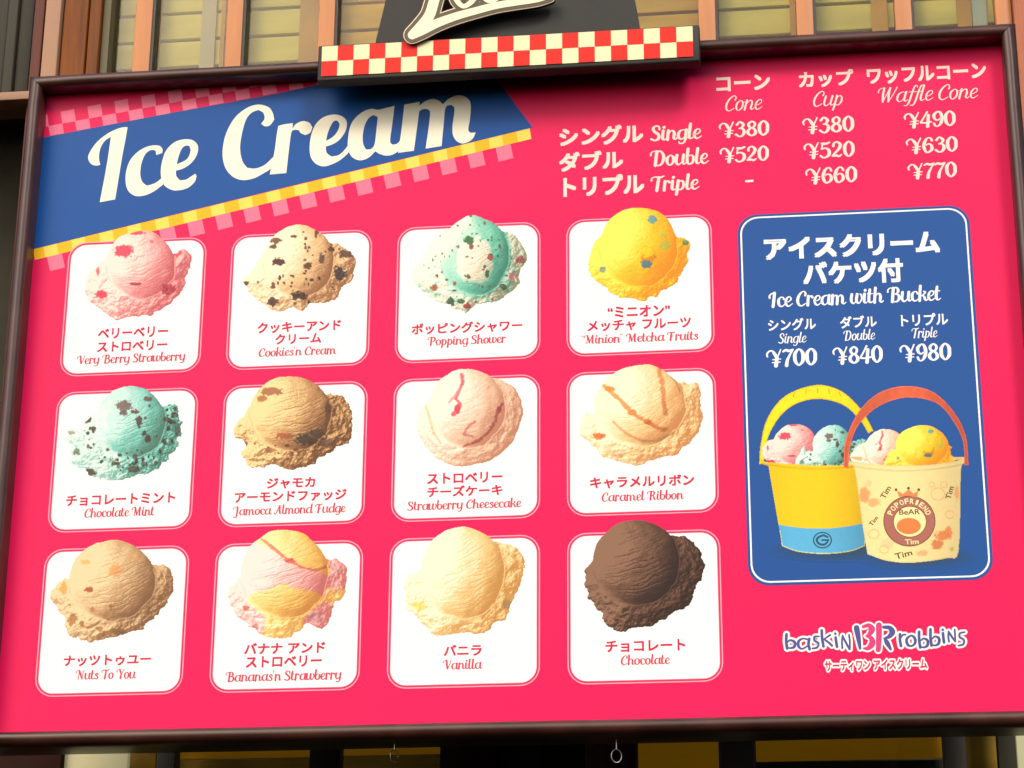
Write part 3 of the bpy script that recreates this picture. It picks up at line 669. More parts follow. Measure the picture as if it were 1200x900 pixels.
# ---- flavour cards
CW, CG, CH, CV = .3389, .0606, .3438, .0389
def Z(ox, oy, s):
    return lambda x, y: (ox + x / s, oy + y / s)
any_ = lambda a, b: a * a + b * b < 1.9
low_ = lambda a, b: b > .35
STR = [(196, 88, 100), (240, 150, 152), (255, 226, 214)]
YEL = [(226, 140, 20), (252, 196, 38), (255, 240, 130)]
BRNR = [(40, 24, 16), (78, 54, 40), (122, 90, 72)]
TEAL = [(70, 130, 118), (118, 196, 178), (206, 240, 228)]
VAN = [(196, 138, 70), (240, 202, 132), (255, 246, 214)]
cards = [
 dict(org=(60, 250, 4.5), ball=(472, 270, 185, 178), label='white card with pink strawberry scoop', ramp=[(196, 92, 100), (238, 158, 156), (255, 232, 218)], cr=1.1,
  skirt=[(190, 340), (180, 430), (240, 490), (290, 535), (350, 562), (430, 545), (510, 540), (570, 512), (630, 472), (692, 415), (712, 340), (737, 250), (730, 203), (690, 188), (640, 215), (500, 200), (300, 240), (232, 290)],
  blobs=[(385, 200, 50, 32, (222, 60, 82)), (455, 103, 42, 12, (226, 70, 90)), (268, 428, 34, 20, (214, 60, 78)), (620, 400, 36, 30, (206, 70, 84)), (665, 212, 24, 20, (226, 84, 98)), (445, 372, 34, 9, (190, 70, 84)), (246, 304, 9, 22, (196, 90, 100)), (530, 150, 12, 10, (230, 110, 120))],
  jpt=[('ベリーベリー', 115, 396.3, 196.3, 394.7, 11.5), ('ストロベリー', 114, 412.3, 195.3, 410, 11.5)], en=[('Very Berry Strawberry', 90, 426.3, 217, 422.7, 9.5)]),
 dict(org=(250, 250, 4.5), ball=(450, 255, 185, 190), label='white card with cookie speckled cream scoop', ramp=[(150, 100, 66), (232, 190, 136), (255, 244, 208)], cr=.5,
  skirt=[(150, 345), (165, 385), (220, 450), (290, 495), (350, 520), (420, 500), (470, 515), (520, 478), (600, 475), (650, 450), (680, 395), (730, 350), (754, 270), (742, 220), (690, 185), (620, 150), (500, 150), (300, 180), (235, 250), (190, 310)],
  blobs=[(345, 258, 32, 22, (70, 44, 36)), (330, 145, 30, 16, (104, 72, 56)), (318, 176, 20, 14, (96, 66, 50)), (450, 437, 42, 22, (72, 50, 46)), (312, 466, 28, 24, (78, 54, 48)), (668, 322, 36, 34, (74, 58, 58)), (500, 278, 24, 18, (96, 64, 50)), (425, 122, 16, 8, (90, 66, 50)), (700, 215, 36, 20, (104, 76, 66)), (170, 370, 20, 12, (88, 58, 40)), (570, 240, 14, 28, (120, 84, 66)), (620, 190, 14, 14, (110, 80, 60))],
  specks=[(48, .8, 2.6, [(88, 58, 44), (110, 74, 56)], lambda a, b: any_(a, b) and (a > 0 or b > .3)), (12, .7, 1.8, [(130, 92, 64)], any_)],
  jpt=[('クッキーアンド', 302, 390.3, 399, 387.3, 12), ('クリーム', 323, 403.3, 376, 401.7, 11.5)], en=[("Cookies'n Cream", 303, 418, 394.4, 414.7, 9.5)]),
 dict(org=(450, 240, 4.5), ball=(478, 268, 180, 210), label='white card with mint green and white speckled scoop', ramp=[(130, 136, 108), (216, 220, 196), (248, 248, 232)], cr=.6,
  skirt=[(148, 360), (170, 430), (240, 490), (340, 532), (430, 567), (500, 520), (590, 512), (650, 472), (712, 420), (717, 350), (757, 290), (740, 230), (690, 165), (620, 140), (500, 140), (330, 130), (250, 200), (190, 290)],
  zones=[([(60, 130, 110), (116, 200, 172), (190, 236, 214)], lambda dx, dy, r, n: (sm(.18, .30, np.hypot((dx - .02) / .9, (dy - .12) / .95) + n * .12 - .38) * sm(-1.1, -.35, dy + 1.3 * dx + n * .2 + .35) * sm(1.12, .98, r) + .75 * sm(.1, .35, n) * (r > 1) * (dy > .2))),
         ([(150, 150, 120), (228, 216, 190), (250, 244, 226)], lambda dx, dy, r, n: sm(.5, .36, np.hypot((dx + .02) / .95, (dy - .12) / 1.05) + n * .08))],
  blobs=[(448, 185, 28, 24, (50, 100, 60)), (560, 275, 18, 18, (176, 80, 84)), (262, 437, 18, 18, (150, 90, 60)), (440, 535, 22, 16, (176, 70, 66)), (352, 512, 20, 26, (60, 92, 66)), (404, 510, 20, 14, (66, 98, 70)), (720, 290, 26, 22, (176, 92, 90)), (632, 432, 18, 16, (70, 100, 74)), (544, 365, 12, 20, (56, 100, 70)), (460, 220, 12, 14, (130, 80, 70)), (680, 380, 24, 22, (214, 140, 140))],
  specks=[(70, .8, 2.2, [(90, 100, 60), (150, 86, 70), (70, 110, 76)], any_)],
  jpt=[('ポッピングシャワー', 482.7, 391.7, 611.7, 388, 12.5)], en=[('Popping Shower', 501, 404.5, 593, 401.8, 9.5)]),
 dict(org=(650, 230, 4.5), ball=(440, 268, 208, 212), label='white card with bright yellow scoop and blue candy pieces', ramp=[(224, 140, 18), (250, 192, 30), (255, 240, 96)], cr=.25, jag=4.2,
  skirt=[(170, 390), (215, 450), (290, 502), (380, 537), (480, 543), (560, 512), (640, 457), (692, 380), (708, 300), (702, 238), (650, 210), (500, 180), (260, 200), (190, 300)],
  blobs=[(512, 122, 26, 22, (100, 160, 160)), (492, 318, 42, 54, (226, 140, 16)), (490, 296, 34, 30, (255, 208, 20)), (486, 358, 32, 20, (86, 130, 150)), (252, 386, 17, 16, (120, 150, 120)), (690, 245, 16, 14, (130, 165, 90)), (575, 205, 26, 12, (206, 210, 60)), (580, 260, 30, 26, (222, 206, 60)), (400, 395, 16, 10, (214, 200, 40))],
  jpt=[('“ミニオン”', 712.5, 372, 785, 370, 12.5), ('メッチャ フルーツ', 689, 388, 809.5, 384.7, 12)], en=[('“Minion” Metcha Fruits', 681, 402.4, 818.4, 398.4, 9.5)]),
 dict(org=(50, 430, 4.5), ball=(462, 290, 185, 192), label='white card with pale turquoise mint scoop and dark chips', ramp=[(70, 120, 104), (120, 200, 186), (206, 240, 230)], cr=.9, rough=1.5, jag=5,
  skirt=[(128, 345), (145, 430), (158, 512), (220, 542), (270, 582), (400, 600), (500, 577), (580, 557), (662, 482), (722, 380), (730, 270), (715, 218), (680, 198), (620, 215), (450, 200), (270, 240), (200, 320)],
  zones=[([(120, 140, 122), (214, 232, 222), (246, 252, 246)], lambda dx, dy, r, n: sm(-.5, -.85, dx + n * .8 - .25 * dy) * .5)],
  blobs=[(430, 205, 42, 26, (110, 92, 88)), (428, 245, 20, 14, (100, 84, 80)), (508, 285, 18, 32, (84, 66, 66)), (490, 238, 26, 10, (100, 78, 76)), (555, 380, 16, 22, (88, 66, 66)), (555, 170, 24, 14, (110, 90, 86)), (252, 555, 30, 22, (76, 62, 50)), (180, 445, 20, 20, (100, 120, 100)), (712, 330, 14, 28, (86, 92, 84)), (535, 350, 14, 14, (84, 66, 66)), (270, 232, 6, 20, (150, 130, 124)), (480, 540, 30, 16, (100, 84, 76)), (150, 348, 20, 10, (150, 140, 128)), (665, 280, 14, 12, (80, 70, 66))],
  specks=[(90, .8, 2.8, [(70, 66, 54), (96, 92, 78)], lambda a, b: any_(a, b) and (b > .75 or a > .9 or a < -1.0)), (8, .8, 2, [(96, 80, 76)], lambda a, b: a * a + b * b < .8 and a > 0)],
  jpt=[('チョコレートミント', 77.6, 592.7, 204.7, 589.3, 12)], en=[('Chocolate Mint', 98.7, 606.3, 181, 604, 10)]),
 dict(org=(240, 430, 4.5), ball=(455, 245, 217, 198), label='white card with light coffee scoop and dark fudge ribbon', ramp=[(104, 66, 40), (194, 144, 94), (248, 222, 158)], cr=1.1, rough=1.5, jag=4.5,
  skirt=[(148, 330), (163, 380), (212, 410), (188, 460), (218, 512), (300, 527), (370, 522), (450, 545), (550, 522), (620, 472), (692, 430), (772, 380), (780, 290), (762, 220), (730, 163), (675, 145), (500, 150), (260, 200), (190, 265)],
  blobs=[(535, 385, 62, 30, (84, 66, 52)), (590, 355, 44, 26, (100, 74, 54)), (420, 365, 44, 18, (176, 96, 62)), (350, 130, 60, 20, (150, 98, 66)), (300, 168, 30, 20, (160, 106, 66)), (655, 215, 20, 30, (120, 82, 56)), (640, 400, 44, 22, (116, 82, 66)), (215, 405, 18, 12, (130, 80, 40)), (350, 440, 26, 14, (170, 116, 70))],
  specks=[(18, 1, 3, [(150, 96, 54), (120, 74, 44)], lambda a, b: any_(a, b) and b > .8)],
  jpt=[('ジャモカ', 313, 572.7, 368.8, 571.3, 12), ('アーモンドファッジ', 275.3, 589.3, 405.6, 585.5, 12)], en=[('Jamoca Almond Fudge', 272.7, 603.9, 405.6, 600, 9.8)]),
 dict(org=(450, 420, 4.5), ball=(440, 262, 202, 208), label='white card with pale peach scoop and red strawberry ribbon', ramp=[(188, 128, 98), (236, 194, 164), (255, 244, 224)], cr=.5, jag=1.8, rough=.7,
  skirt=[(172, 330), (180, 400), (240, 492), (300, 540), (400, 570), (520, 552), (622, 502), (692, 420), (732, 300), (722, 220), (680, 150), (590, 105), (440, 110), (300, 150), (225, 230), (188, 280)],
  rib=[([(408, 85), (414, 130), (396, 170), (380, 210), (400, 240), (396, 268), (365, 296)], 11, (212, 76, 90)), ([(395, 175), (355, 218), (345, 232)], 6, (222, 130, 130)), ([(625, 240), (600, 280), (585, 335), (550, 390), (500, 435), (420, 466)], 9, (198, 92, 84)), ([(480, 335), (440, 365), (420, 400), (470, 412)], 7, (214, 120, 110)), ([(220, 250), (238, 310), (262, 390), (300, 450)], 7, (230, 180, 134))],
  blobs=[(388, 270, 16, 26, (206, 64, 84)), (608, 270, 12, 24, (196, 82, 80))],
  jpt=[('ストロベリー', 501, 567, 588.5, 564.8, 12), ('チーズケーキ', 501, 582.5, 588.5, 579.7, 12)], en=[('Strawberry Cheesecake', 477, 598, 611.6, 593.9, 9.8)]),
 dict(org=(650, 410, 4.5), ball=(455, 290, 241, 213), label='white card with cream scoop folded with orange caramel ribbon', ramp=[(200, 136, 80), (246, 208, 146), (255, 246, 212)], cr=.6, tilt=-24,
  skirt=[(128, 400), (148, 455), (198, 512), (260, 562), (320, 582), (400, 607), (480, 602), (560, 562), (640, 552), (722, 480), (772, 390), (777, 280), (767, 208), (740, 172), (680, 175), (500, 180), (300, 220), (210, 330), (160, 332), (135, 370)],
  rib=[([(262, 190), (300, 222), (350, 270), (400, 325), (450, 362), (500, 384), (545, 415), (590, 420)], 13, (226, 128, 64)), ([(552, 105), (566, 160), (572, 230), (578, 300), (590, 340)], 13, (224, 136, 80)), ([(310, 380), (350, 420), (400, 455), (470, 485), (540, 480), (620, 440)], 8, (226, 160, 104)), ([(600, 125), (640, 170), (660, 220)], 4, (206, 150, 100))],
  blobs=[(290, 205, 28, 15, (232, 128, 52)), (410, 332, 24, 16, (232, 134, 66)), (232, 455, 34, 16, (222, 106, 50)), (330, 560, 26, 14, (222, 168, 124)), (490, 384, 26, 12, (210, 112, 56))],
  jpt=[('キャラメルリボン', 692, 572, 813.3, 569.5, 13)], en=[('Caramel Ribbon', 705, 587.3, 801.5, 585, 10)]),
 dict(org=(30, 610, 4.286), ball=(436, 302, 217, 202), label='white card with tan nut scoop', ramp=[(128, 90, 60), (200, 158, 112), (242, 216, 168)], cr=1.0, jag=4,
  skirt=[(128, 400), (158, 440), (192, 490), (198, 552), (260, 592), (340, 610), (440, 587), (560, 552), (650, 492), (702, 430), (744, 350), (737, 280), (700, 228), (645, 215), (500, 200), (260, 250), (220, 290), (180, 308), (140, 350)],
  blobs=[(452, 250, 38, 30, (216, 156, 98)), (320, 348, 22, 13, (160, 84, 46)), (235, 500, 24, 30, (160, 112, 70)), (470, 560, 36, 22, (150, 112, 70)), (190, 340, 18, 30, (206, 150, 80)), (300, 210, 24, 14, (214, 164, 100)), (540, 180, 24, 18, (214, 166, 104))],
  specks=[(20, 1.0, 2.8, [(166, 116, 72), (190, 136, 84)], lambda a, b: any_(a, b) and b > .6)],
  jpt=[('ナッツトゥユー', 74.8, 780.8, 176.5, 778.5, 12)], en=[('Nuts To You', 88.3, 796.2, 159.5, 794.8, 10.5)]),
 dict(org=(230, 610, 4.286), ball=(443, 270, 219, 223), label='white card with yellow and pink striped scoop', ramp=[(190, 104, 100), (236, 170, 164), (255, 232, 222)], cr=1.1, jag=4,
  skirt=[(168, 350), (173, 430), (218, 492), (300, 558), (360, 587), (480, 583), (560, 520), (600, 542), (652, 522), (682, 450), (702, 415), (747, 350), (752, 240), (712, 200), (650, 190), (500, 180), (280, 240), (228, 280), (192, 308)],
  zones=[([(196, 130, 60), (238, 196, 106), (255, 240, 170)], lambda dx, dy, r, n: np.maximum(sm(-.03, .03, -(dy + .56 - .62 * (dx + .35) + .30 * np.clip(dx - .1, 0, 2) ** 1.5) + n * .04) * sm(1.06, .98, r) * (dx > -.62), sm(.30, .38, dy - .25 * dx * dx + n * .06 + .1 - .12 * np.abs(dx)) * sm(1.08, 1.0, r))),
         ([(206, 150, 80), (246, 212, 124), (255, 244, 186)], lambda dx, dy, r, n: (r > 1.03) * np.maximum(sm(.16, .05, np.abs(dx + .02) - .36 + n * .12) * (dy > .6), sm(.22, .1, np.abs(dy - .5) + n * .1) * (dx > .8)))],
  rib=[([(330, 95), (380, 135), (430, 175), (480, 208), (530, 235), (600, 250), (650, 235)], 8, (218, 112, 96))],
  blobs=[(470, 202, 30, 13, (216, 92, 86)), (250, 440, 16, 14, (206, 104, 90)), (300, 535, 16, 16, (206, 120, 110)), (600, 490, 34, 24, (226, 156, 156)), (700, 240, 24, 24, (230, 168, 166))],
  jpt=[('バナナ アンド', 286.5, 766.8, 380.5, 764.5, 12.5), ('ストロベリー', 288.3, 782.7, 376.5, 780, 12.5)], en=[("Bananas'n Strawberry", 264, 798.5, 400, 796, 10.8)]),
 dict(org=(440, 610, 4.286), ball=(440, 262, 212, 232), label='white card with pale yellow vanilla scoop', ramp=[(196, 140, 72), (240, 204, 138), (255, 247, 214)], cr=.8, jag=3.6,
  skirt=[(148, 290), (148, 430), (200, 482), (260, 542), (310, 577), (400, 567), (540, 567), (602, 520), (662, 482), (702, 380), (747, 260), (742, 188), (690, 128), (650, 118), (560, 110), (300, 140), (225, 240), (165, 275)],
  blobs=[(222, 430, 34, 22, (240, 208, 110)), (660, 420, 24, 22, (222, 172, 110))],
  jpt=[('バニラ', 520.5, 768.7, 564, 768, 12.5)], en=[('Vanilla', 518.9, 784.5, 565.5, 783.4, 10.5)]),
 dict(org=(650, 600, 4.286), ball=(412, 252, 218, 216), label='white card with dark brown chocolate scoop', ramp=[(44, 26, 18), (92, 62, 46), (146, 108, 84)], cr=1.3, jag=4.2, rough=.8,
  skirt=[(148, 300), (163, 400), (188, 460), (238, 512), (258, 567), (340, 592), (400, 582), (490, 572), (540, 542), (602, 512), (682, 460), (702, 390), (752, 310), (752, 250), (722, 190), (682, 138), (590, 115), (450, 130), (300, 160), (220, 240), (180, 258)],
  jpt=[('チョコレート', 710, 764.5, 802.8, 762, 13)], en=[('Chocolate', 727.5, 779, 785.8, 778, 10.5)]),
]
def shift(X0, X1, Z0, Z1, d): return X0 + d, X1 - d, Z0 + d, Z1 - d
for i, c in enumerate(cards):
    ci, ri = i % 4, i // 4
    X0 = ci * (CW + CG); X1 = X0 + CW; Z1 = -ri * (CH + CV); Z0 = Z1 - CH
    R = .043
    card = plate('flavour_card', rrect(*shift(X0, X1, Z0, Z1, .0078), R - .0078), 3, P_WHITE, board)
    card['label'] = c['label']
    ring('card_outline', rrect(X0, X1, Z0, Z1, R), rrect(*shift(X0, X1, Z0, Z1, .0026), R - .0026), 2.6, P_RING, card)
    ring('card_border', rrect(*shift(X0, X1, Z0, Z1, .0026), R - .0026), rrect(*shift(X0, X1, Z0, Z1, .0066), R - .0066), 2.6, P_DPINK, card)
    ring('card_inner_line', rrect(*shift(X0, X1, Z0, Z1, .0066), R - .0066), rrect(*shift(X0, X1, Z0, Z1, .0085), R - .0085), 2.7, P_RING, card)
    q = Z(*c['org']); s = c['org'][2]
    bl = c['ball']; cx, cy = q(bl[0], bl[1])
    sp = dict(c); sp['ball'] = (cx, cy, bl[2] / s, bl[3] / s); sp['skirt'] = [q(*p) for p in c['skirt']]
    sp['blobs'] = [(*q(a, b), rx / s, ry / s, col) for a, b, rx, ry, col in c.get('blobs', ())]
    sp['rib'] = [([q(*p) for p in pl], wd / s, col) for pl, wd, col in c.get('rib', ())]
    xs = [p[0] for p in sp['skirt']] + [cx - bl[2] / s, cx + bl[2] / s]; ys = [p[1] for p in sp['skirt']] + [cy - bl[3] / s]
    gx = np.arange(min(xs) - 3, max(xs) + 3, .62); gy = np.arange(min(ys) - 3, max(ys) + 3, .62)
    X, Y = np.meshgrid(gx, gy)
    C, cov = scoop(X, Y, sp, 100 + i * 7)
    raster('scoop_picture', X, Y, C, cov, 4.5, card)
    parts = [(*jp(*a, off=.030), 0) for a in c['jpt']] + [(*script(*a, wk=.92, slant=.0), 1) for a in c['en']]
    letter_obj('caption', parts, None, card, 5, mats=[P_CAP, P_CAP2])

# ---- blue panel with the buckets
pan_o = [(864.3, 268), (1134, 262), (1166.5, 655), (876.5, 665)]
xl = float(np.mean([back(864.5, 300)[0], back(876.5, 640)[0]])); xr = float(np.mean([back(1136.5, 300)[0], back(1165, 640)[0]]))
zt = float(np.mean([back(910, 249.5)[1], back(1090, 243)[1]])); zb = float(np.mean([back(910, 686)[1], back(1120, 680)[1]]))
BP = plate('bucket_panel', rrect(xl, xr, zb, zt, .047), 2, P_BLUE2, board); BP['label'] = 'blue rounded panel with two buckets of ice cream'
ring('panel_outline', rrect(xl + .006, xr - .006, zb + .006, zt - .006, .042), rrect(xl + .0098, xr - .0098, zb + .0098, zt - .0098, .039), 2.3, P_WHITE, BP)
pw = dict(m=P_WHITE, parent=BP, layer=2.8, name='panel_lettering')
line_jp('アイスクリーム', 897, 303, 1100.6, 296, 24, **pw, off=.050); line_jp('バケツ付', 942.6, 333, 1058, 330.5, 26, **pw, off=.044)
line_sc('Ice Cream with Bucket', 901, 359.4, 1103, 352, 16.5, **pw)
line_jp('シングル', 900.6, 388, 956, 386, 13.5, **pw, off=.024); line_jp('ダブル', 985, 384.4, 1027.4, 383.4, 13.5, **pw, off=.024); line_jp('トリプル', 1056.6, 382, 1111, 380.5, 13.5, **pw, off=.024)
line_sc('Single', 912, 402.4, 945.4, 401, 11, **pw, wk=.8, slant=.14); line_sc('Double', 988.6, 399, 1026, 397.6, 11, **pw, wk=.8, slant=.14); line_sc('Triple', 1068.6, 396, 1099, 395, 11, **pw, wk=.8, slant=.14)
line_sc('¥700', 898, 429, 958, 427.6, 19, **pw); line_sc('¥840', 976, 426, 1035, 424.4, 19, **pw); line_sc('¥980', 1054.6, 423, 1115.4, 421.6, 19, **pw)

q = Z(860, 430, 3.334); s = 3.334
gx = np.arange(880, 1142, .6); gy = np.arange(448, 670, .6); X, Y = np.meshgrid(gx, gy)
Cc = np.broadcast_to(np.array((24, 82, 156.)), X.shape + (3,)).copy(); cov = np.full(X.shape, -1.0)
def comp(C2, mask):
    global Cc, cov
    mk = (mask > 0)[..., None]; Cc = np.where(mk, C2, Cc); cov = np.where(mask > 0, 1.0, cov)
def flatc(*c): return np.broadcast_to(np.array(c, float), X.shape + (3,))
def polymask(pts, sub=4, corner=200): return seg_dist(X, Y, smooth_closed([q(*p) for p in pts], sub, corner))
def band(top, bot, pts_col):  # not used beyond here
    pass
def around(x, y, rx, ry): a, b = q(x, y); return np.hypot((X - a) / (rx / s), (Y - b) / (ry / s))
# cast shade printed on the picture's backdrop
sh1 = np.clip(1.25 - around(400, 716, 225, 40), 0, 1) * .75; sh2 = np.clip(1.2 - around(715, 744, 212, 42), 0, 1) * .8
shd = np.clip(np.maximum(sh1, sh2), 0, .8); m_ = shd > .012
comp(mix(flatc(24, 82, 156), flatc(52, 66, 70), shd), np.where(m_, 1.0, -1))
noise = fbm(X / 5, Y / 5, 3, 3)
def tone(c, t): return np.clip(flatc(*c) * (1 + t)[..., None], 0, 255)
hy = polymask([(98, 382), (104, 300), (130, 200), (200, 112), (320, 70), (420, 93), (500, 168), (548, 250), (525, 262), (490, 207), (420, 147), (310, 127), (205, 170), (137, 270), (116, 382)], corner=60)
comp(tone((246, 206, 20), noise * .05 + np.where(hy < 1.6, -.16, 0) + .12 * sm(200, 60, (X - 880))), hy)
for tx, ty, a in ((235, 108, 70), (282, 96, 80), (328, 93, 90), (372, 96, 100), (415, 108, 112)):
    ux, uy = math.cos(math.radians(a)), -math.sin(math.radians(a)); xx, yy = q(tx, ty)
    pr = (X - xx) * ux + (Y - yy) * uy; pe = np.abs((X - xx) * uy - (Y - yy) * ux)
    comp(tone((206, 160, 10), noise * 0), np.where((np.abs(pr) < 3.2) & (pe < .55), 1.0, -1))
def bscoop(i, ball, skirt, seed):
    c = cards[i]; sp = dict(c); o = c['org']; sp['ball'] = (*q(ball[0], ball[1]), ball[2] / s, ball[3] / s); sp['skirt'] = [q(*p) for p in skirt]
    kx, ky = ball[2] / c['ball'][2], ball[3] / c['ball'][3]
    sp['rib'] = [([q(ball[0] + (a - c['ball'][0]) * kx, ball[1] + (b - c['ball'][1]) * ky) for a, b in pl], wd * kx / s, col) for pl, wd, col in c.get('rib', ())]
    sp['blobs'] = [(*q(ball[0] + (a - c['ball'][0]) * kx, ball[1] + (b - c['ball'][1]) * ky), rx * kx / s, ry * ky / s, col) for a, b, rx, ry, col in c.get('blobs', ())]
    C2, cv = scoop(X, Y, sp, seed); comp(C2, cv)
bscoop(0, (240, 302, 88, 80), [(110, 325), (125, 300), (160, 280), (320, 280), (330, 380), (200, 400), (120, 360)], 7)
bscoop(4, (385, 306, 78, 80), [(255, 340), (280, 310), (300, 330), (500, 280), (520, 330), (500, 390), (260, 390)], 8)
body_y = polymask([(104, 360), (135, 372), (250, 382), (350, 385), (470, 382), (540, 370), (530, 500), (512, 700), (450, 722), (350, 731), (250, 722), (188, 700), (160, 540), (134, 388), (106, 380)], corner=60)
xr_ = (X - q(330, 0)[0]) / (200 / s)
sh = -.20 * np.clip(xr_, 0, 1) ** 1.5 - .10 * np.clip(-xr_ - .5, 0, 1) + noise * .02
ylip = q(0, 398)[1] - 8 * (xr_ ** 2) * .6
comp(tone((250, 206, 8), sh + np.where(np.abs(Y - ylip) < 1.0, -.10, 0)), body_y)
bandm = np.where((body_y > 0) & (Y > q(0, 632)[1] - 8 * xr_ ** 2), 1.0, -1)
comp(tone((92, 182, 226), sh), bandm)
comp(tone((226, 226, 150), sh), np.where((body_y > 0) & (body_y < 1.0) & (Y > q(0, 640)[1]), 1.0, -1))
bscoop(6, (592, 316, 80, 74), [(455, 350), (500, 300), (560, 290), (660, 300), (660, 395), (500, 395)], 9)
bscoop(3, (735, 310, 103, 84), [(600, 350), (640, 320), (830, 300), (850, 340), (860, 395), (610, 395)], 11)
comp(tone((226, 186, 120), noise * .04), np.where((around(677, 350, 222, 30) < 1) & (Y > q(0, 352)[1]) & (np.abs(X - q(677, 0)[0]) > 178 / s), 1.0, -1))
body_c = polymask([(446, 366), (475, 372), (560, 382), (680, 386), (790, 380), (870, 366), (906, 346), (908, 372), (890, 392), (886, 480), (878, 722), (830, 748), (700, 765), (600, 758), (522, 732), (500, 600), (472, 402), (448, 384)], corner=60)
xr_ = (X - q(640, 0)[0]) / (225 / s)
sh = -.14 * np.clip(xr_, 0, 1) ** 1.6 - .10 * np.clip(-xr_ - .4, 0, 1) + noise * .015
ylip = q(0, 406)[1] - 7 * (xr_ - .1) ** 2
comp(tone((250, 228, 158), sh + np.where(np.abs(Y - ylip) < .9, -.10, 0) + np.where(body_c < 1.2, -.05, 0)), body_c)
for (x, y, rx, ry, col, al) in ((510, 500, 22, 30, (226, 140, 80), .7), (545, 530, 26, 18, (230, 150, 90), .6), (815, 660, 32, 20, (214, 116, 60), .8), (795, 695, 24, 22, (206, 110, 60), .8), (838, 645, 16, 22, (216, 120, 66), .8), (735, 728, 22, 12, (240, 160, 110), .7), (872, 495, 10, 28, (222, 140, 90), .7), (852, 712, 7, 9, (160, 170, 90), .7), (525, 455, 16, 14, (240, 190, 130), .5), (600, 690, 26, 22, (240, 200, 150), .6), (850, 570, 20, 22, (234, 196, 140), .5)):
    g = sm(1.15, .7, around(x, y, rx, ry) + fbm(X / 2.2, Y / 2.2, 3, int(x)) * .45) * al
    mk = (body_c > 0) & (g > .02); comp(mix(Cc, flatc(*col), g), np.where(mk, 1.0, -1))
ho = polymask([(430, 392), (433, 300), (478, 188), (560, 104), (670, 74), (780, 98), (862, 178), (907, 270), (918, 385), (900, 385), (894, 290), (852, 207), (790, 142), (680, 120), (572, 152), (492, 222), (454, 312), (448, 398)], corner=60)
comp(tone((206, 92, 58), noise * .06 + np.where(ho < 1.3, .16, 0) - .1 * sm(1085, 1130, X) + .1 * sm(1030, 1060, X) * sm(1100, 1070, X)), ho)
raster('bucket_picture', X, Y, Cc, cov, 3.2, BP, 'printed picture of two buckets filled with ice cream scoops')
# emblem of the yellow bucket and badge of the cream bucket
P_EMB = print_mat('emblem_print', 44, 84, 110); P_BRN = print_mat('badge_print', 176, 106, 92); P_BRD = print_mat('badge_dark_print', 104, 78, 50); P_BCR = print_mat('bucket_cream_print', 252, 236, 170); P_ORG = print_mat('crown_print', 226, 140, 84); P_FACE = print_mat('badge_orange_print', 232, 132, 66)
e = Flat(); cx, cy = q(346, 677)
circ = lambda cx, cy, rx, ry, w_, n=20: [(cx + rx * math.cos(2 * math.pi * k / n), cy + ry * math.sin(2 * math.pi * k / n), w_) for k in range(n + 1)]
e.stroke(circ(cx, cy, 10.4, 9.0, 1.5), sub=2)
e.stroke([(cx + 6, cy - 3.6, 2.2), (cx + 1, cy - 5.6, 2.4), (cx - 5, cy - 3, 2.6), (cx - 6.5, cy + .5, 2.6), (cx - 3.5, cy + 4.5, 2.6), (cx + 2, cy + 5.2, 2.4), (cx + 5.6, cy + 2.4, 2.2), (cx + 6, cy, 2.0)])
e.stroke([(cx + 7, cy - .2, 2.0), (cx - .5, cy, 2.0)])
flat_px('bucket_emblem', e, [P_EMB], BP, 3.8)
g = Flat(); cx, cy = 1065.7, 610.8
g.poly([(p[0], p[1]) for p in circ(cx, cy, 30.6, 29.8, 0, 40)[:-1]], [], 2)
g.poly([(p[0], p[1]) for p in circ(cx, cy, 29.6, 28.8, 0, 40)[:-1]], [], 1)
g.poly([(p[0], p[1]) for p in circ(cx + .5, 611.5, 19.6, 18.4, 0, 30)[:-1]], [], 2)
g.poly([(p[0], p[1]) for p in circ(cx + .5, 611.5, 18.8, 17.6, 0, 30)[:-1]], [], 0)
g.poly([(p[0], p[1]) for p in circ(cx - .8, 616.6, 14.2, 9.6, 0, 24)[:-1]], [], 4)
g.poly([(1053.6, 582.6), (1051.2, 575), (1058, 579), (1064.6, 573.6), (1070.5, 578.6), (1076.2, 575), (1074.6, 583), (1064, 581)], [], 3)
for a, b in ((1050, 574), (1064.6, 572.2), (1076.6, 574)): g.poly([(p[0], p[1]) for p in circ(a, b, 1.7, 1.7, 0, 10)[:-1]], [], 2)
for a, b, rr in ((1099, 579, 8), (1106, 568, 4), (1092, 568, 3.4), (1113, 603, 5), (1024, 626, 6), (1036, 644, 5)): g.stroke(circ(a, b, rr, rr * .9, .45, 12), mi=3, sub=2)
flat_px('bucket_badge', g, [P_BCR, P_BRN, P_BRD, P_ORG, P_FACE], BP, 3.8)
for b_, x0, y0, x1, y1, h, an, m in (('BeAR', 1054, 603.5, 1078, 602.5, 6, 0, P_BRD), ('Tim', 1060.7, 638, 1076.6, 637.4, 5.6, 0, P_BCR), ('Tim', 1049, 653.6, 1069, 652.6, 6.6, 14, P_BRD), ('Tim', 1030, 580, 1046, 580, 6, 58, P_BRD), ('Tim', 1105, 580.5, 1121, 580.5, 6, 72, P_BRD), ('Tim', 1017.5, 613, 1030, 613, 4.6, 50, P_BRD)):
    letter_obj('bucket_lettering', [jp(b_, x0, y0, x1, y1, h, ang=an, off=.015)], m, BP, 4.3)
arc = 'POPOFRIEND'
pa = []
for k, ch in enumerate(arc):
    a = math.radians(155 - 130 * k / (len(arc) - 1)); x = cx + 24.4 * math.cos(a); y = 611 - 23.6 * math.sin(a)
    pa.append(jp(ch, x - (1.0 if ch == 'I' else 2.2), y + 2.9, x + (1.0 if ch == 'I' else 2.2), y + 2.9, 5.8, ang=math.degrees(a) - 90, off=.02))
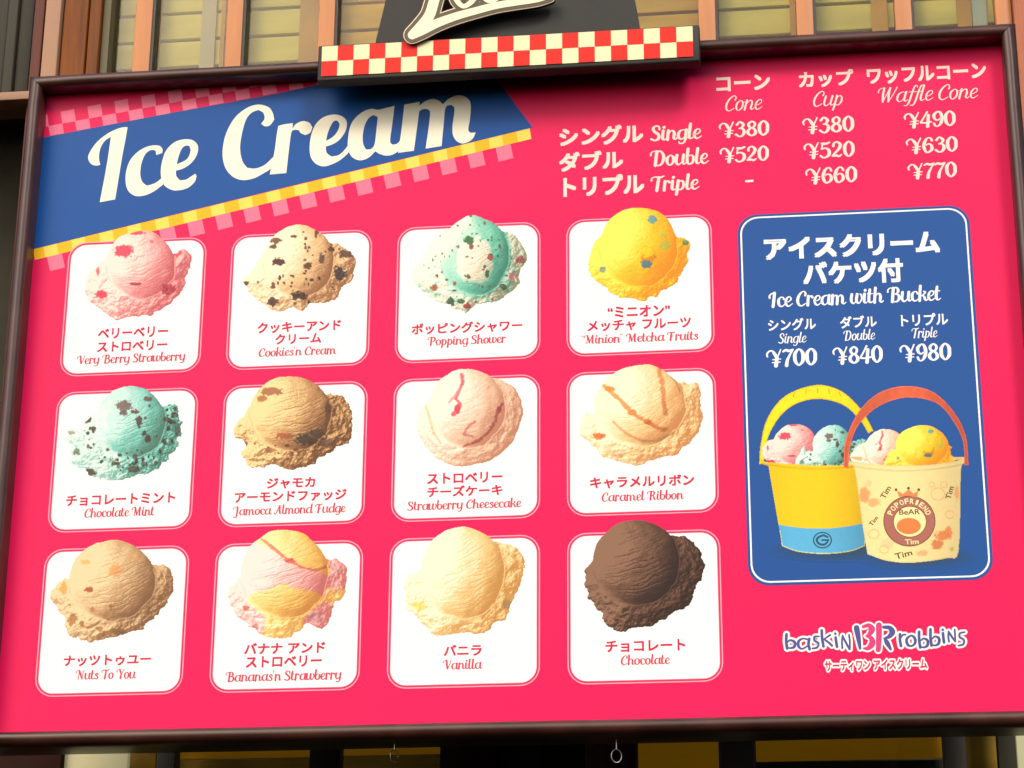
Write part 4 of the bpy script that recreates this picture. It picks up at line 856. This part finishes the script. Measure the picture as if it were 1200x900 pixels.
letter_obj('bucket_lettering', pa, P_BCR, BP, 4.3)

# ---- logo
q = Z(900, 720, 4.8); s = 4.8
def Ls(*p): return [(*q(a, b), w_ / s) for a, b, w_ in p]
W = 15
logo = [
 Ls((104, 112, W), (102, 150, W), (108, 192, W)), Ls((106, 160, 8), (124, 145, 10), (150, 156, W), (148, 182, W), (126, 190, 10), (108, 186, 8)),
 Ls((226, 142, 10), (196, 136, 9), (172, 152, W), (172, 180, W), (192, 194, 9), (222, 178, 8)), Ls((232, 138, W), (228, 168, W), (234, 196, W)),
 Ls((286, 124, 9), (262, 126, 10), (262, 148, 11), (284, 162, 11), (276, 186, 11), (250, 192, 9)),
 Ls((302, 90, W), (304, 130, W), (312, 180, W)), Ls((350, 116, 10), (312, 142, 8)), Ls((318, 142, 9), (338, 156, 12), (360, 176, 12)),
 Ls((380, 130, W), (384, 156, W), (388, 182, W)), Ls((378, 108, 13), (379, 110, 13)),
 Ls((420, 120, 10), (416, 150, 10), (418, 190, 10)), Ls((420, 124, 11), (438, 158, 12), (458, 196, 10)), Ls((456, 116, 10), (460, 150, 10), (460, 196, 10)),
 Ls((742, 112, W), (742, 144, W), (748, 178, W)), Ls((748, 130, 8), (758, 116, 9), (772, 114, 10)),
 Ls((804, 120, 10), (780, 140, W), (786, 170, W), (808, 178, 10), (828, 160, W), (824, 132, W), (804, 120, 10)),
 Ls((850, 98, W), (850, 140, W), (856, 186, W)), Ls((856, 150, 8), (876, 136, 10), (898, 148, W), (896, 176, W), (874, 186, 10), (858, 180, 8)),
 Ls((914, 84, W), (914, 130, W), (920, 176, W)), Ls((920, 140, 8), (940, 124, 10), (962, 136, W), (960, 164, W), (940, 175, 10), (922, 170, 8)),
 Ls((984, 106, W), (986, 130, W), (990, 158, W)), Ls((982, 86, 13), (983, 88, 13)),
 Ls((1016, 96, 10), (1014, 124, 10), (1018, 154, 10)), Ls((1016, 98, 11), (1034, 126, 12), (1052, 152, 10)), Ls((1050, 86, 10), (1052, 116, 10), (1053, 152, 10)),
 Ls((1106, 100, 9), (1080, 106, 10), (1078, 128, 11), (1102, 144, 11), (1098, 168, 11), (1072, 176, 9))]
BRn = [Ls((498, 76, 26), (508, 130, 22), (518, 192, 12))]
BRm = [Ls((536, 70, 14), (566, 62, 18), (586, 84, 26), (568, 114, 18), (552, 122, 8)), Ls((552, 122, 8), (580, 134, 20), (586, 164, 28), (564, 190, 20), (540, 192, 10)), Ls((624, 62, 26), (624, 130, 25), (620, 200, 22))]
BRn2 = [Ls((650, 72, 14), (684, 76, 20), (700, 100, 26), (680, 126, 18), (656, 134, 8)), Ls((654, 134, 9), (670, 160, 22), (690, 196, 12))]
lg = Flat()
for p in logo + BRn + BRm + BRn2: lg.stroke(p, 1.12, 4.6, 0)
for p in logo: lg.stroke(p, 1.0, .25, 1)
for p in BRn + BRn2: lg.stroke(p, 1.25, 0, 1)
for p in BRm: lg.stroke(p, 1.3, 0, 2)
lo = flat_px('logo_lettering', lg, [P_WHITE, P_NAVY, P_MAG], board, 1.5); lo['label'] = 'white edged navy and magenta shop logo near the lower right corner'
letter_obj('logo_lettering', [jp('サーティワン アイスクリーム', 967, 786.4, 1086.5, 784, 12, off=.15, n=16)], P_WHITE, board, 1.5)
letter_obj('logo_lettering', [jp('サーティワン アイスクリーム', 967, 786.4, 1086.5, 784, 12, off=.035)], P_CAP, board, 2.2)

# ---- ring hooks under the frame
STEEL = mat('ring_steel', (.4, .38, .34), rough=.35, metal=1.0)
for px, py, rot in ((462, 886.5, .9), (722.5, 886, .35)):
    y = -.004; cx, cz = back(px, py, y); R0 = .0142; r0 = .0015
    v = []; f = []; n, m_n = 28, 8
    for a in range(n):
        A = 2 * math.pi * a / n + .0
        for b in range(m_n):
            B = 2 * math.pi * b / m_n; rr = R0 + r0 * math.cos(B)
            lx = rr * math.cos(A) * .8; lz = rr * math.sin(A) * 1.0
            v.append(Wp(cx + lx * math.cos(rot), y + lx * math.sin(rot) + r0 * math.sin(B), cz + lz))
    for a in range(n - 4 if rot > .5 else n):
        for b in range(m_n):
            f.append((a * m_n + b, ((a + 1) % n) * m_n + b, ((a + 1) % n) * m_n + (b + 1) % m_n, a * m_n + (b + 1) % m_n))
    # shank up to the frame
    b0 = len(v)
    for k in range(2):
        for b in range(m_n):
            B = 2 * math.pi * b / m_n; v.append(Wp(cx + r0 * math.cos(B), y + r0 * math.sin(B), cz + R0 + (0 if k == 0 else (ZBT - .034 - cz - R0) + .004)))
    for b in range(m_n): f.append((b0 + b, b0 + (b + 1) % m_n, b0 + m_n + (b + 1) % m_n, b0 + m_n + b))
    mesh_obj('ring_hook', v, f, STEEL, board, smooth=True)

# ================================================================ SHOP SIGN ON THE TOP RAIL
sign = empty('shop_sign', Wp(1.1, -.09, .42))
tag(sign, 'dark arched sign with cream script above a red and white chequered strip', 'sign')
DSG = -.096                      # front of the box (towards the camera)
def fq(px, py, d): a, b = back(px, py, d); return float(a), float(b)
xl, zlt = fq(373, 52.5, DSG); _, zlb = fq(373, 95, DSG); xr, zrt = fq(819.5, 29.5, DSG); _, zrb = fq(819.5, 71.5, DSG)
zt, zb = (zlt + zrt) / 2, (zlb + zrb) / 2
SGN = mat('sign_dark_paint', (.026, .025, .022), spec=.25, rough=.55, var=.2, scale=12, bump=.15, bscale=80)
box_obj('strip_box', xl, xr, DSG, -.058, zb, zt, SGN, sign, .003)
CRM = mat('strip_cream', alb(252, 240, 190), spec=.25, rough=.5, var=.03, scale=10); RED = mat('strip_red', alb(236, 40, 26), spec=.2, rough=.5, var=.05, scale=10)
x0, _ = fq(377, 70, DSG - .001); x1, _ = fq(812, 50, DSG - .001); _, z1a = fq(377, 54.5, DSG); _, z0a = fq(377, 90, DSG); _, z1b = fq(812, 31.5, DSG); _, z0b = fq(812, 66.5, DSG)
za, zc = (z0a + z0b) / 2, (z1a + z1b) / 2
y_ = (DSG - .0016) * S
v = [(x0 * S, y_, za * S + LIFT), (x1 * S, y_, za * S + LIFT), (x1 * S, y_, zc * S + LIFT), (x0 * S, y_, zc * S + LIFT)]
mesh_obj('cream_strip', v, [(0, 1, 2, 3)], CRM, sign)
v = []; f = []
for c_ in range(23):
    r_ = 0 if c_ % 2 == 0 else 1
    a = x0 + (x1 - x0) * c_ / 23; b = x0 + (x1 - x0) * (c_ + 1) / 23; lo_ = za + (zc - za) * r_ / 2; hi = lo_ + (zc - za) / 2
    yy = y_ - .0004; n0 = len(v); v += [(a * S, yy, lo_ * S + LIFT), (b * S, yy, lo_ * S + LIFT), (b * S, yy, hi * S + LIFT), (a * S, yy, hi * S + LIFT)]; f.append((n0, n0 + 1, n0 + 2, n0 + 3))
mesh_obj('red_squares', v, f, RED, sign)
# arched backboard
DA = -.075
pts = [(438, 60), (441, 45), (446, 25), (452, 0), (462, -30), (482, -62), (515, -92), (560, -110), (600, -114), (645, -110), (690, -88), (722, -55), (738, -22), (744, 0), (748, 20), (752, 45)]
XY = [fq(a, b, DA) for a, b in pts]
n = len(XY); v = [Wp(a, DA, b) for a, b in XY] + [Wp(a, DA + .02, b) for a, b in XY]
f = [tuple(range(n)), tuple(range(2 * n - 1, n - 1, -1))] + [(i, n + i, n + (i + 1) % n, (i + 1) % n) for i in range(n)]
mesh_obj('arched_board', v, f, SGN, sign)
# raised script
q = Z(465, 0, 6.0); s = 6.0
sw = [Ls((350, -330, 66), (322, -200, 72), (290, -90, 78), (258, 20, 84), (228, 110, 86), (170, 185, 84), (108, 246, 74)),
      Ls((108, 246, 74), (180, 212, 78), (290, 160, 72), (420, 113, 66), (560, 74, 62), (700, 38, 60), (850, 14, 58), (980, -2, 50), (1076, -18, 26)),
      Ls((470, 44, 44), (416, -10, 50), (420, -80, 52), (486, -120, 48), (548, -80, 52), (540, -6, 50), (470, 44, 44)),
      Ls((640, 2, 46), (600, -50, 50), (620, -120, 48), (690, -130, 46), (720, -70, 50), (700, -10, 46), (640, 2, 46)),
      Ls((790, -140, 46), (780, -60, 46), (800, -24, 40), (860, -60, 30))]
CREAMS = mat('script_cream', alb(255, 247, 205), rough=.4, var=.03); OLV = mat('script_olive', alb(74, 60, 22), rough=.4, var=.1)
def raised(name, wa, d0, thick, m):
    fl = Flat()
    for p in sw: fl.stroke(p, 1.0, wa)
    X, Zz = back([p[0] for p in fl.v], [p[1] for p in fl.v], d0)
    v = [Wp(a, d0 - p[2] * .00004, b) for a, b, p in zip(X, Zz, fl.v)]
    o = mesh_obj(name, v, fl.f, m, sign)
    return o
base_d = DSG - .012
raised('script_outline', 8.6, base_d, .01, mat('script_outline_cream', alb(250, 222, 184), rough=.4))
raised('script_dark_border', 6.6, base_d - .0008, .01, OLV)  # dark olive border around the cream letters
raised('script_lettering', -2, base_d - .0016, .01, CREAMS)
# thickness of the raised script: a slightly smaller solid behind it
fl = Flat()
for p in sw: fl.stroke(p, 1.0, 8.2)
X, Zz = back([p[0] for p in fl.v], [p[1] for p in fl.v], base_d)
v = [Wp(a, base_d + .0004, b) for a, b in zip(X, Zz)]
o = mesh_obj('script_body', v, fl.f, OLV, sign)
so = o.modifiers.new('solid', 'SOLIDIFY'); so.thickness = .010 * S; so.offset = 0
o.location.y += .006 * S
